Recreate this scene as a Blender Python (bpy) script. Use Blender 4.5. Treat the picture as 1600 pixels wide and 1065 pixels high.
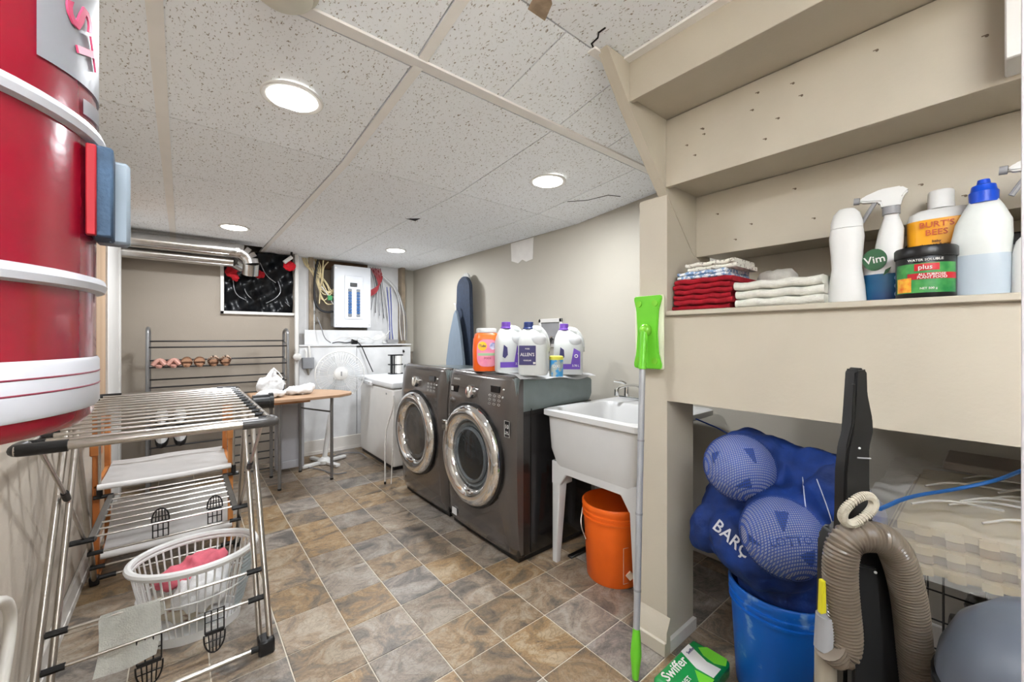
import bpy, bmesh, math, random
from mathutils import Matrix, Vector
random.seed(7)
PI=math.pi
# ---------------- camera, world, lights, exposure ----------------
for o in list(bpy.data.objects): bpy.data.objects.remove(o)
SC=bpy.context.scene; COL=SC.collection
YAW=0.686; CS,SN=math.cos(YAW),math.sin(YAW)
cam=bpy.data.cameras.new('camera'); cam.sensor_width=36; cam.lens=630/1600*36; cam.shift_y=-6.5/1600; cam.clip_start=0.02
co=bpy.data.objects.new('camera',cam); COL.objects.link(co); co.location=(0,0,1.18); co.rotation_euler=(PI/2,0,-YAW); SC.camera=co
wd=bpy.data.worlds.new('world'); SC.world=wd; wd.use_nodes=True
wd.node_tree.nodes['Background'].inputs[0].default_value=(0.9,0.95,1,1); wd.node_tree.nodes['Background'].inputs[1].default_value=0.3
SC.view_settings.view_transform='Standard'; SC.view_settings.look='None'; SC.view_settings.gamma=1; SC.view_settings.use_curve_mapping=False
SC.view_settings.exposure=0.68
LIGHT_W=10.0
LIGHTS=[(0.301,1.586),(0.30,3.61),(1.55,3.61),(1.531,1.565)]
def ceil_z(y):
    if y>1.95: return 1.99
    if y>1.21: return 1.99+0.06*(1.95-y)/0.74
    if y>0.845: return 2.05+0.06*(1.21-y)/0.365
    return 2.11
def area_light(x,y,z,w):
    l=bpy.data.lights.new('lamp','AREA'); l.shape='DISK'; l.size=0.15; l.energy=w; l.color=(0.95,0.985,1.03)
    o=bpy.data.objects.new('lamp',l); COL.objects.link(o); o.location=(x,y,z-0.018); return o
for i,(x,y) in enumerate(LIGHTS): area_light(x,y,ceil_z(y),LIGHT_W)

fl_=bpy.data.lights.new('photo_flash','POINT'); fl_.energy=1.8; fl_.shadow_soft_size=0.10; fl_.color=(0.93,0.98,1.06)
fo=bpy.data.objects.new('photo_flash',fl_); COL.objects.link(fo); fo.location=(-0.14,-0.18,1.34)   # the photographer's flash beside the camera

bl_=bpy.data.lights.new('bounce_fill','SPOT'); bl_.energy=430; bl_.spot_size=1.7; bl_.spot_blend=0.6; bl_.shadow_soft_size=0.06; bl_.color=(0.92,0.98,1.08)
bo=bpy.data.objects.new('bounce_fill',bl_); COL.objects.link(bo); bo.location=(0.25,-0.30,1.42)   # added fill spot aimed up and back at the wall behind the viewer
bo.rotation_euler=(Vector((-0.10,-0.62,2.1))-Vector((0.25,-0.30,1.42))).to_track_quat('-Z','Y').to_euler()

# ---------------- helpers ----------------
def L(c):
    return tuple(((v/255)/12.92 if v/255<=0.04045 else ((v/255+0.055)/1.055)**2.4) for v in c)+(1,)
MATS={}
def mat(name,rgb,rough=0.5,metal=0,var=0.06,scale=12,bump=0.0,bscale=None,alpha=1,trans=0,emit=0,coat=0,rgb2=None,ramp=(0.35,0.65),spec=0.5,ior=1.45,randobj=0,stretch=None,sss=0):
    if name in MATS: return MATS[name]
    m=bpy.data.materials.new(name); m.use_nodes=True; nt=m.node_tree; N=nt.nodes; K=nt.links
    b=N['Principled BSDF']; c=L(rgb)
    b.inputs['Roughness'].default_value=rough; b.inputs['Metallic'].default_value=metal
    b.inputs['Specular IOR Level'].default_value=spec; b.inputs['IOR'].default_value=ior
    if coat: b.inputs['Coat Weight'].default_value=coat; b.inputs['Coat Roughness'].default_value=0.08
    if trans: b.inputs['Transmission Weight'].default_value=trans
    if alpha<1: b.inputs['Alpha'].default_value=alpha
    tc=N.new('ShaderNodeTexCoord'); mp=N.new('ShaderNodeMapping'); K.new(tc.outputs['Object'],mp.inputs[0])
    if stretch: mp.inputs['Scale'].default_value=stretch
    nz=N.new('ShaderNodeTexNoise'); nz.inputs['Scale'].default_value=scale; nz.inputs['Detail'].default_value=4; K.new(mp.outputs[0],nz.inputs['Vector'])
    rp=N.new('ShaderNodeValToRGB'); K.new(nz.outputs['Fac'],rp.inputs[0])
    c2=L(rgb2) if rgb2 else tuple(max(0,v*(1-var*2)) for v in c[:3])+(1,)
    rp.color_ramp.elements[0].position=ramp[0]; rp.color_ramp.elements[0].color=c2
    rp.color_ramp.elements[1].position=ramp[1]; rp.color_ramp.elements[1].color=c
    out=rp.outputs[0]
    if randobj:
        oi=N.new('ShaderNodeObjectInfo'); hs=N.new('ShaderNodeHueSaturation'); mr=N.new('ShaderNodeMapRange')
        mr.inputs[3].default_value=1-randobj; mr.inputs[4].default_value=1+randobj
        K.new(oi.outputs['Random'],mr.inputs[0]); K.new(mr.outputs[0],hs.inputs['Value']); K.new(out,hs.inputs['Color']); out=hs.outputs[0]
    K.new(out,b.inputs['Base Color'])
    if emit: K.new(out,b.inputs['Emission Color']); b.inputs['Emission Strength'].default_value=emit
    if bump:
        bn=N.new('ShaderNodeTexNoise'); bn.inputs['Scale'].default_value=bscale or scale*4; bn.inputs['Detail'].default_value=3; K.new(mp.outputs[0],bn.inputs['Vector'])
        bp=N.new('ShaderNodeBump'); bp.inputs['Strength'].default_value=bump; bp.inputs['Distance'].default_value=0.004
        K.new(bn.outputs['Fac'],bp.inputs['Height']); K.new(bp.outputs[0],b.inputs['Normal'])
    m.diffuse_color=c; MATS[name]=m; return m

class MB:
    def __init__(s): s.bm=bmesh.new()
    def _add(s,bm2,M=None):
        if M is not None: bmesh.ops.transform(bm2,matrix=M,verts=bm2.verts)
        me=bpy.data.meshes.new('t'); bm2.to_mesh(me); bm2.free(); s.bm.from_mesh(me); bpy.data.meshes.remove(me); return s
    def box(s,x0,x1,y0,y1,z0,z1,bev=0,seg=1,M=None):
        b=bmesh.new(); bmesh.ops.create_cube(b,size=1)
        for v in b.verts: v.co=Vector(((x0+x1)/2+v.co.x*(x1-x0),(y0+y1)/2+v.co.y*(y1-y0),(z0+z1)/2+v.co.z*(z1-z0)))
        if bev: bmesh.ops.bevel(b,geom=list(b.edges),offset=bev,segments=seg,affect='EDGES',profile=0.6)
        return s._add(b,M)
    def cyl(s,p0,p1,r0,r1=None,seg=16,caps=True,M=None):
        p0=Vector(p0);p1=Vector(p1);r1=r0 if r1 is None else r1
        b=bmesh.new(); d=p1-p0
        bmesh.ops.create_cone(b,cap_ends=caps,segments=seg,radius1=r0,radius2=r1,depth=d.length)
        R=d.to_track_quat('Z','Y').to_matrix().to_4x4()
        bmesh.ops.transform(b,matrix=Matrix.Translation((p0+p1)/2)@R,verts=b.verts)
        return s._add(b,M)
    def sphere(s,c,r,seg=16,ring=10,sc=(1,1,1),M=None):
        b=bmesh.new(); bmesh.ops.create_uvsphere(b,u_segments=seg,v_segments=ring,radius=r)
        for v in b.verts: v.co=Vector((v.co.x*sc[0]+c[0],v.co.y*sc[1]+c[1],v.co.z*sc[2]+c[2]))
        return s._add(b,M)
    def rings(s,rs,closed=False,cap=True,M=None):
        b=bmesh.new(); V=[[b.verts.new(p) for p in r] for r in rs]; n=len(rs[0])
        m=len(V)
        for i in range(m if closed else m-1):
            A=V[i];B=V[(i+1)%m]
            for j in range(n): b.faces.new((A[j],A[(j+1)%n],B[(j+1)%n],B[j]))
        if cap and not closed: b.faces.new(list(reversed(V[0]))); b.faces.new(V[-1])
        bmesh.ops.recalc_face_normals(b,faces=b.faces)
        return s._add(b,M)
    def tube(s,pts,r,seg=8,closed=False,smooth=0,M=None,flat=None):
        P=[Vector(p) for p in pts]
        for _ in range(smooth):
            Q=[]
            n=len(P)
            if closed:
                for i in range(n): a,b=P[i],P[(i+1)%n]; Q+= [a*.75+b*.25,a*.25+b*.75]
            else:
                Q=[P[0]]
                for i in range(n-1): a,b=P[i],P[i+1]; Q+= [a*.75+b*.25,a*.25+b*.75]
                Q.append(P[-1])
            P=Q
        n=len(P); rs=[]; up=None
        for i in range(n):
            if closed: t=(P[(i+1)%n]-P[i-1])
            else: t=(P[min(i+1,n-1)]-P[max(i-1,0)])
            t.normalize()
            if up is None:
                up=Vector((0,0,1)) if abs(t.z)<0.9 else Vector((1,0,0))
            u=(up-t*up.dot(t)); 
            if u.length<1e-5: u=t.orthogonal()
            u.normalize(); w=t.cross(u); up=u
            rr=r[i*len(r)//n] if isinstance(r,(list,tuple)) else r
            f=flat or 1
            rs.append([P[i]+(u*math.cos(2*PI*k/seg)*f+w*math.sin(2*PI*k/seg))*rr for k in range(seg)])
        return s.rings(rs,closed=closed,M=M)
    def lathe(s,prof,c=(0,0,0),seg=24,sx=1,sy=1,M=None,pw=2,cap=True):
        rs=[]
        for q in prof:
            r,z=q[0],q[1]; ox=q[2] if len(q)>2 else 0; fx=q[3] if len(q)>3 else 1
            ring=[]
            for k in range(seg):
                a=2*PI*k/seg; ca,sa=math.cos(a),math.sin(a)
                e=2/pw
                ring.append(Vector((c[0]+ox+r*sx*fx*math.copysign(abs(ca)**e,ca),c[1]+r*sy*math.copysign(abs(sa)**e,sa),c[2]+z)))
            rs.append(ring)
        return s.rings(rs,M=M,cap=cap)
    def prism(s,poly,axis,a,b,M=None,bev=0):
        bm=bmesh.new()
        def p(u,v,w):
            return {'x':(w,u,v),'y':(u,w,v),'z':(u,v,w)}[axis]
        A=[bm.verts.new(p(u,v,a)) for u,v in poly]; B=[bm.verts.new(p(u,v,b)) for u,v in poly]; n=len(poly)
        bm.faces.new(A); bm.faces.new(list(reversed(B)))
        for i in range(n): bm.faces.new((A[i],B[i],B[(i+1)%n],A[(i+1)%n]))
        bmesh.ops.recalc_face_normals(bm,faces=bm.faces)
        if bev: bmesh.ops.bevel(bm,geom=list(bm.edges),offset=bev,segments=2,affect='EDGES')
        return s._add(bm,M)
    def grid(s,fn,nu,nv,thick=0,M=None):
        bm=bmesh.new(); V=[[bm.verts.new(fn(i/nu,j/nv)) for j in range(nv+1)] for i in range(nu+1)]
        for i in range(nu):
            for j in range(nv): bm.faces.new((V[i][j],V[i+1][j],V[i+1][j+1],V[i][j+1]))
        if thick: bmesh.ops.solidify(bm,geom=list(bm.faces),thickness=thick)
        return s._add(bm,M)
    def torus(s,c,R,r,axis='z',seg=32,ms=8,sx=1,sy=1,M=None):
        pts=[]
        for k in range(seg):
            a=2*PI*k/seg; u,v=R*sx*math.cos(a),R*sy*math.sin(a)
            pts.append({'z':(c[0]+u,c[1]+v,c[2]),'x':(c[0],c[1]+u,c[2]+v),'y':(c[0]+u,c[1],c[2]+v)}[axis])
        return s.tube(pts,r,seg=ms,closed=True,M=M)
ORG={}
def finish(bm,m,name,ang=38,flat=False):
    me=bpy.data.meshes.new(name); bm.to_mesh(me); bm.free()
    if not flat:
        me.polygons.foreach_set('use_smooth',[True]*len(me.polygons)); me.set_sharp_from_angle(angle=math.radians(ang))
    me.materials.append(m); return me
def thing(name,label,cat,loc=(0,0,0),rotz=0,group=None,local=False):
    o=bpy.data.objects.new(name,None); o.empty_display_size=0.05; COL.objects.link(o); o.location=loc; o.rotation_euler=(0,0,rotz)
    o['label']=label; o['category']=cat
    if group: o['group']=group
    ORG[o.name]=Vector((0,0,0)) if local else Vector(loc); return o
def part(name,mb,m,parent,label=None,ang=38,kind=None,mods=None,xf=None):
    off=ORG[parent.name]
    if off.length>0: bmesh.ops.translate(mb.bm,vec=-off,verts=mb.bm.verts)
    o=bpy.data.objects.new(name,finish(mb.bm,m,name,ang)); COL.objects.link(o); o.parent=parent; ORG[o.name]=off
    if label: o['label']=label
    if kind: o['kind']=kind
    if mods: mods(o)
    return o
def solo(name,mb,m,label,cat,group=None,ang=38,kind=None,mods=None):
    xs=[v.co for v in mb.bm.verts]; c=Vector(((min(v.x for v in xs)+max(v.x for v in xs))/2,(min(v.y for v in xs)+max(v.y for v in xs))/2,min(v.z for v in xs)))
    bmesh.ops.translate(mb.bm,vec=-c,verts=mb.bm.verts)
    o=bpy.data.objects.new(name,finish(mb.bm,m,name,ang)); COL.objects.link(o); o.location=c; ORG[o.name]=c
    o['label']=label; o['category']=cat
    if group:o['group']=group
    if kind:o['kind']=kind
    if mods: mods(o)
    return o
def struct(name,mb,m,parent=None,ang=38,label=None):
    if parent: return part(name,mb,m,parent,ang=ang,label=label)
    o=bpy.data.objects.new(name,finish(mb.bm,m,name,ang)); COL.objects.link(o); o['kind']='structure'; ORG[o.name]=Vector((0,0,0))
    if label: o['label']=label
    return o
def inst(src,name,loc,parent,label=None,scale=None,rot=None):
    o=bpy.data.objects.new(name,src.data); COL.objects.link(o); o.location=loc; o.parent=parent
    if scale: o.scale=scale
    if rot: o.rotation_euler=rot
    if label:o['label']=label
    return o
def copy_tree(o,parent=None,label=None):
    c=o.copy(); COL.objects.link(c); c.parent=parent; ORG[c.name]=ORG.get(o.name,Vector((0,0,0)))
    for ch in list(o.children): copy_tree(ch,c)
    if label: c['label']=label
    return c
def text(body,size,origin,right,up,ext=0.0004,align='CENTER',sx=1,shear=0):
    cu=bpy.data.curves.new('t','FONT'); cu.body=body; cu.size=size; cu.extrude=ext; cu.align_x=align; cu.align_y='CENTER'; cu.resolution_u=2; cu.shear=shear; cu.offset=size*0.012
    to=bpy.data.objects.new('t',cu); me=bpy.data.meshes.new_from_object(to)
    r=Vector(right).normalized(); u=Vector(up).normalized(); n=r.cross(u)
    M=Matrix(((r.x*sx,u.x,n.x,origin[0]),(r.y*sx,u.y,n.y,origin[1]),(r.z*sx,u.z,n.z,origin[2]),(0,0,0,1)))
    me.transform(M); mb=MB(); mb.bm.from_mesh(me); bpy.data.objects.remove(to); bpy.data.curves.remove(cu); bpy.data.meshes.remove(me); return mb
def rm(vox,it=6,disp=0,dsize=0.05,kind='CLOUDS'):
    def f(o):
        a=o.modifiers.new('r','REMESH'); a.mode='VOXEL'; a.voxel_size=vox; a.use_smooth_shade=True
        b=o.modifiers.new('s','SMOOTH'); b.iterations=it; b.factor=0.6
        if disp:
            t=bpy.data.textures.new('d',kind); t.noise_scale=dsize
            if kind=='CLOUDS': t.noise_depth=1
            d=o.modifiers.new('d','DISPLACE'); d.texture=t; d.strength=disp; d.mid_level=0.5; d.texture_coords='LOCAL'
    return f
def RZ(a): return Matrix.Rotation(a,4,'Z')
def T(*v): return Matrix.Translation(v)

# ---------------- materials ----------------
M_wall=mat('cream_wall_paint',(186,181,169),0.6,var=0.015,scale=3,bump=0.15,bscale=160)
M_wallr=mat('beige_wall_paint',(160,150,137),0.6,var=0.015,scale=3,bump=0.15,bscale=160)
M_stair=mat('stair_beige_paint',(190,181,164),0.5,var=0.03,scale=5,bump=0.12,bscale=90)
M_white=mat('white_semigloss',(222,220,216),0.4,var=0.02,scale=6)
M_board=mat('white_board_paint',(226,227,228),0.55,var=0.07,scale=5,bump=0.25,bscale=30)
M_dark=mat('dark_void',(22,20,20),0.9)
M_plast=mat('white_plastic',(224,224,222),0.38,var=0.01)
M_gplast=mat('grey_plastic',(150,150,152),0.45)
M_black=mat('black_plastic',(24,24,25),0.35,var=0.1)
M_steel=mat('brushed_steel',(196,190,182),0.28,metal=1,var=0.05,scale=30)
M_chrome=mat('chrome',(235,235,235),0.06,metal=1,var=0.0)
M_galv=mat('galvanised_duct',(205,203,200),0.22,metal=1,var=0.08,scale=14)
M_redp=mat('red_fabric',(176,14,28),0.85,var=0.12,scale=30,bump=0.3)
M_wood=mat('warm_pine',(196,140,92),0.5,rgb2=(170,112,66),scale=6,stretch=(1,1,0.12))
M_cloth=mat('white_cotton',(232,232,232),0.95,var=0.03,scale=30,bump=0.4,bscale=200)
def ceiling_tile_mat():
    m=bpy.data.materials.new('fissured_ceiling_tile'); m.use_nodes=True; nt=m.node_tree;N=nt.nodes;K=nt.links;b=N['Principled BSDF']; b.inputs['Roughness'].default_value=0.9
    g=N.new('ShaderNodeNewGeometry'); mp=N.new('ShaderNodeMapping'); K.new(g.outputs['Position'],mp.inputs[0]); mp.inputs['Scale'].default_value=(1,0.55,1); mp.inputs['Rotation'].default_value=(0,0,0.5)
    v=N.new('ShaderNodeTexNoise'); v.inputs['Scale'].default_value=165; v.inputs['Detail'].default_value=2.0; v.inputs['Distortion'].default_value=0.6; K.new(mp.outputs[0],v.inputs['Vector'])
    r=N.new('ShaderNodeValToRGB'); K.new(v.outputs['Fac'],r.inputs[0]); e=r.color_ramp.elements
    e[0].position=0.315; e[0].color=L((158,150,138)); e[1].position=0.385; e[1].color=L((246,249,252))
    K.new(r.outputs[0],b.inputs['Base Color'])
    bp=N.new('ShaderNodeBump'); bp.inputs['Strength'].default_value=0.5; bp.inputs['Distance'].default_value=0.003; K.new(r.outputs[0],bp.inputs['Height']); K.new(bp.outputs[0],b.inputs['Normal'])
    return m
def floor_tile_mat():
    m=bpy.data.materials.new('slate_tile'); m.use_nodes=True; nt=m.node_tree;N=nt.nodes;K=nt.links;b=N['Principled BSDF']
    oi=N.new('ShaderNodeObjectInfo'); g=N.new('ShaderNodeNewGeometry'); ad=N.new('ShaderNodeVectorMath'); ad.operation='MULTIPLY_ADD'
    cmb=N.new('ShaderNodeCombineXYZ'); 
    for i in range(3): K.new(oi.outputs['Random'],cmb.inputs[i])
    ad.inputs[1].default_value=(37,53,11); K.new(cmb.outputs[0],ad.inputs[0]); K.new(g.outputs['Position'],ad.inputs[2])
    mp=N.new('ShaderNodeMapping'); mp.inputs['Scale'].default_value=(2.6,3.1,1); mp.inputs['Rotation'].default_value=(0,0,0.45); K.new(ad.outputs[0],mp.inputs[0])
    n1=N.new('ShaderNodeTexNoise'); n1.inputs['Scale'].default_value=2.3; n1.inputs['Detail'].default_value=9; n1.inputs['Roughness'].default_value=0.7; n1.inputs['Distortion'].default_value=1.1; K.new(mp.outputs[0],n1.inputs['Vector'])
    r=N.new('ShaderNodeValToRGB'); K.new(n1.outputs['Fac'],r.inputs[0]); e=r.color_ramp.elements
    e[0].position=0.30; e[0].color=L((76,68,60)); e[1].position=0.72; e[1].color=L((172,154,132))
    for p,c in ((0.42,(112,100,86)),(0.5,(142,120,94)),(0.6,(158,144,124))): q=e.new(p); q.color=L(c)
    n2=N.new('ShaderNodeTexNoise'); n2.inputs['Scale'].default_value=7; n2.inputs['Detail'].default_value=6; n2.inputs['Distortion'].default_value=2.5; K.new(mp.outputs[0],n2.inputs['Vector'])
    r2=N.new('ShaderNodeValToRGB'); K.new(n2.outputs['Fac'],r2.inputs[0]); f=r2.color_ramp.elements; f[0].position=0.44; f[0].color=(1,1,1,1); f[1].position=0.5; f[1].color=(0.45,0.42,0.4,1); q=f.new(0.55); q.color=(1,1,1,1)
    mx=N.new('ShaderNodeMix'); mx.data_type='RGBA'; mx.blend_type='MULTIPLY'; mx.inputs[0].default_value=0.5; K.new(r.outputs[0],mx.inputs[6]); K.new(r2.outputs[0],mx.inputs[7])
    hs=N.new('ShaderNodeHueSaturation'); a=N.new('ShaderNodeMapRange'); a.inputs[3].default_value=0.45; a.inputs[4].default_value=1.25; K.new(oi.outputs['Random'],a.inputs[0]); K.new(a.outputs[0],hs.inputs['Saturation'])
    ml=N.new('ShaderNodeMath'); ml.operation='MULTIPLY'; ml.inputs[1].default_value=7.31; K.new(oi.outputs['Random'],ml.inputs[0]); fr=N.new('ShaderNodeMath'); fr.operation='FRACT'; K.new(ml.outputs[0],fr.inputs[0])
    a2=N.new('ShaderNodeMapRange'); a2.inputs[3].default_value=0.82; a2.inputs[4].default_value=1.12; K.new(fr.outputs[0],a2.inputs[0]); K.new(a2.outputs[0],hs.inputs['Value'])
    K.new(mx.outputs[2],hs.inputs['Color']); K.new(hs.outputs[0],b.inputs['Base Color'])
    b.inputs['Roughness'].default_value=0.38
    bp=N.new('ShaderNodeBump'); bp.inputs['Strength'].default_value=0.25; bp.inputs['Distance'].default_value=0.004; K.new(n1.outputs['Fac'],bp.inputs['Height']); K.new(bp.outputs[0],b.inputs['Normal'])
    return m
M_tile=floor_tile_mat(); M_ctile=ceiling_tile_mat()
M_grout=mat('pale_grout',(205,196,180),0.8)

# ---------------- floor ----------------
X0,X1,Y0,Y1=-0.38,2.2,-0.9,4.42
fl=struct('floor',MB().box(X0-.1,X1+.1,Y0-.1,4.75,-0.06,-0.0025),M_grout)
ts=0.2229; gx0,gy0=0.969,1.906
i0=math.floor((X0-gx0)/ts)-1; tile0=None
for i in range(i0,i0+15):
    for j in range(-14,14):
        a,b=gx0+i*ts,gx0+(i+1)*ts; c,d=gy0+j*ts,gy0+(j+1)*ts
        if b<=X0+.01 or a>=X1-.01 or d<=Y0+.3 or c>=Y1: continue
        g=0.0021
        a2,b2,c2,d2=max(a,X0),min(b,X1),max(c,Y0),min(d,4.6)
        if tile0 is None:
            tile0=MB().box(-ts/2+g,ts/2-g,-ts/2+g,ts/2-g,-0.004,0,bev=0.0012)
            me=finish(tile0.bm,M_tile,'floor_tile'); tile0=me
        o=bpy.data.objects.new('floor_tile',me); COL.objects.link(o); o.parent=fl
        o.location=((a2+b2)/2,(c2+d2)/2,0); o.scale=((b2-a2)/ts,(d2-c2)/ts,1)

# ---------------- ceiling ----------------
cl=struct('ceiling',MB().grid(lambda u,v:Vector((X0-.1+(X1-X0+.2)*u,-1.0+5.75*v,ceil_z(-1.0+5.75*v)+0.075)),2,60,0.02),mat('ceiling_void',(60,55,50),0.9))
# (tiles hang below the void deck)
cx=[X0,-0.06,0.571,1.21,1.82,X1]; cy=[Y0,-0.31,0.30,0.845,1.21,1.95,2.61,3.24,3.85,4.25,4.62]
M_run=mat('painted_runner',(240,237,232),0.5,var=0.02)
def cpanel(a,b,c,d,z0,z1,g=0.0025,drop=0):
    m=MB(); bm=m.bm
    P=[(a+g,c+g,z0),(b-g,c+g,z0),(b-g,d-g,z1),(a+g,d-g,z1)]
    lo=[bm.verts.new((x,y,z-drop)) for x,y,z in P]; hi=[bm.verts.new((x,y,z+0.014)) for x,y,z in P]
    bm.faces.new(list(reversed(lo))); bm.faces.new(hi)
    for k in range(4): bm.faces.new((lo[k],lo[(k+1)%4],hi[(k+1)%4],hi[k]))
    return m
for i in range(5):
    for j in range(10):
        a,b,c,d=cx[i],cx[i+1],cy[j],cy[j+1]
        if j==9 and i<2: continue
        if j<3 and a>1.19: continue
        if j<3 and i==2: b=1.165
        if j==9 : c=4.25
        # half tiles between the nearest two joints
        segs=[(a,b)]
        if j==3 and i==2: segs=[(a,0.907),(0.907,b)]
        if j==3 and i==3: segs=[(a,1.526),(1.526,b)]
        for (a_,b_) in segs:
            part('ceiling_tile',cpanel(a_,b_,c,d,ceil_z(c+1e-6),ceil_z(d-1e-6)),M_ctile,cl)
def runner(xc,w,y0,y1):
    m=MB(); ys=[y0]+[y for y in (0.845,1.21,1.95) if y0<y<y1]+[y1]
    for a,b in zip(ys[:-1],ys[1:]): 
        mm=cpanel(xc-w/2,xc+w/2,a,b,ceil_z(a+1e-6),ceil_z(b-1e-6),g=0,drop=0.003); me=bpy.data.meshes.new('t'); mm.bm.to_mesh(me); mm.bm.free(); m.bm.from_mesh(me); bpy.data.meshes.remove(me)
    return m
part('ceiling_runner',runner(-0.055,0.036,Y0,4.25),M_run,cl); part('ceiling_runner',runner(0.59,0.032,Y0,4.62),M_run,cl)
m=MB().box(-0.36,2.2,1.165,1.207,ceil_z(1.2)-.0025,ceil_z(1.2)+.01); part('ceiling_runner',m,M_run,cl)
part('wall_angle',MB().box(1.135,1.166,Y0,0.86,2.1005,2.1085),M_run,cl); part('wall_angle',MB().box(1.02,1.166,0.828,0.858,2.1005,2.1085),M_run,cl)
# crack, missing corner and water stain
M_stain=mat('water_stain',(196,172,146),0.9,var=0.2,scale=30)
part('crack',MB().tube([(1.035,0.86,2.1088),(1.02,0.835,2.1088),(1.005,0.83,2.1088),(1.0,0.8,2.1088),(0.985,0.785,2.1088),(0.985,0.76,2.1088)],0.0028,seg=5),M_dark,cl,label='jagged dark crack in the tile by the stair stringer')
part('broken_corner',MB().prism([(1.19,2.60),(1.262,2.53),(1.262,2.61)],'z',1.9886,1.991),M_dark,cl,label='small black triangular gap where a tile corner is missing')
part('water_stain',MB().prism([(0.76,0.86),(0.83,0.865),(0.80,0.80),(0.755,0.77),(0.74,0.80)],'z',2.1085,2.111),M_stain,cl,label='brown stained flake beside a tile joint')
part('hairline_crack',MB().tube([(1.83,1.70,ceil_z(1.7)-.001),(1.92,1.62,ceil_z(1.62)-.001),(1.97,1.50,ceil_z(1.5)-.001),(2.05,1.47,ceil_z(1.47)-.001)],0.002,seg=5),M_dark,cl)

# ---------------- walls ----------------
wl=struct('wall_left',MB().box(X0-.1,X0,Y0-.1,4.75,-.05,2.2),mat('left_wall_paint',(194,184,170),0.6,var=0.015,scale=3,bump=0.15,bscale=160))
wr=struct('wall_right',MB().box(X1,X1+.1,Y0-.1,4.75,-.05,2.2),M_wall)
part('plaster_patch',MB().prism([(2.70,1.985),(2.41,1.985),(2.42,1.81),(2.50,1.80),(2.55,1.825),(2.60,1.80),(2.69,1.83)],'x',2.1965,2.2005),mat('bare_plaster',(240,238,234),0.8,var=0.03),wr,label='rough white unpainted plaster patch')
struct('wall_near',MB().box(X0-.1,X1+.1,Y0-.1,Y0,-.05,2.2),M_wall)
wb=struct('wall_rear',MB().box(X0-.1,.275,Y1,Y1+.1,-.05,2.1).box(.275,.85,Y1,Y1+.1,-.05,1.405).box(.85,.89,Y1,Y1+.15,-.05,2.1),M_wallr)
wk=struct('wall_back',MB().box(-.4,2.3,4.62,4.70,-.05,2.1),M_wallr)
part('utility_board',MB().box(.89,1.45,4.40,4.43,0.14,1.085,bev=.003),M_board,wb); part('utility_board',MB().box(1.454,2.07,4.40,4.43,0.14,1.065,bev=.003),M_board,wb)
part('utility_board',MB().box(.89,2.07,4.385,4.62,1.085,1.10,bev=.002),M_board,wb)
part('utility_board',MB().box(.95,1.75,4.44,4.46,1.10,1.25,bev=.002),M_board,wb); part('utility_board',MB().box(.89,1.06,4.50,4.53,1.10,1.99,bev=.002),M_board,wb)
part('utility_board',MB().box(1.62,2.0,4.56,4.59,1.10,1.99,bev=.002),M_board,wb)
part('stud',MB().box(1.0,1.04,4.47,4.52,1.10,1.99),mat('raw_stud',(150,135,115),0.8,var=0.15),wb); part('stud',MB().box(1.985,2.03,4.46,4.60,1.10,1.99),MATS['raw_stud'],wb)
part('corner_drywall',MB().box(2.05,2.2,4.60,4.625,1.0,1.99),M_wall,wb)
part('joist',MB().box(.88,1.62,4.55,4.6,1.90,1.99),mat('old_joist',(96,70,46),0.8,var=0.2),wb)
# baseboards and casings
M_base=mat('white_baseboard',(224,220,214),0.45,var=0.03)
struct('baseboard_left',MB().box(X0,X0+.015,Y0,3.45,0,.10,bev=.004).box(X0,X0+.019,Y0,3.45,0,.03),M_base)
struct('baseboard_rear',MB().box(.89,2.07,4.385,4.41,0,.14,bev=.004).box(.89,2.07,4.375,4.41,0,.03),M_base)
struct('baseboard_right',MB().box(X1-.015,X1,Y0,4.42,0,.10,bev=.004),M_base)
struct('trim_1',MB().box(X0,X0+.03,3.50,3.56,0,2.0,bev=.004).box(X0,X0+.02,3.56,4.12,0,2.0,bev=.004).box(X0,X0+.03,4.12,4.18,0,2.0,bev=.004),M_white)
struct('trim_2',MB().box(X0,X0+.018,3.16,3.49,0,1.95,bev=.003),mat('tan_wood_panel',(196,168,140),0.5,rgb2=(182,150,118),scale=4,stretch=(1,3,.2)))
struct('trim_3',MB().box(.50,.53,-.16,-.0085,0,2.108,bev=.003),mat('pale_jamb',(226,222,226),0.4,var=.01))
struct('trim_4',MB().box(1.30,1.395,-.25,0.0,1.745,2.12,bev=.003),M_white)

# rear window opening with black plastic
wn=struct('window_1',MB().box(.263,.290,4.395,4.43,1.385,1.985,bev=.003).box(.263,.852,4.395,4.43,1.385,1.412,bev=.003),M_white)
M_film=mat('black_plastic_film',(18,21,26),0.28,rgb2=(60,62,66),scale=7,ramp=(0.28,0.42),bump=.7,bscale=14,coat=0.1)
def film(u,v):
    x=.285+.57*u; z=1.41+.56*v
    return Vector((x,4.47+.016*math.sin(9*u+5*v)+.012*math.sin(17*v-11*u)+.008*math.sin(31*u+9*v),z))
part('plastic_film',MB().grid(film,40,40,.002),M_film,wn,label='crinkled black plastic sheet covering the opening')
for k,(pts) in enumerate([[(.36,4.455,1.70),(.37,4.45,1.60),(.40,4.45,1.55),(.46,4.45,1.52)],[(.44,4.455,1.66),(.46,4.45,1.58),(.50,4.45,1.54)],[(.57,4.455,1.88),(.62,4.45,1.76),(.70,4.45,1.70)],[(.72,4.455,1.72),(.75,4.45,1.62),(.70,4.45,1.55),(.62,4.45,1.50)],[(.78,4.455,1.52),(.82,4.45,1.48)]]):
    part('crease_glint',MB().tube(pts,.0035,seg=5,smooth=2),mat('film_glint',(170,172,176),.25,var=.2,scale=50),wn)  # pale tubes paint glints along the creases of the film
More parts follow.
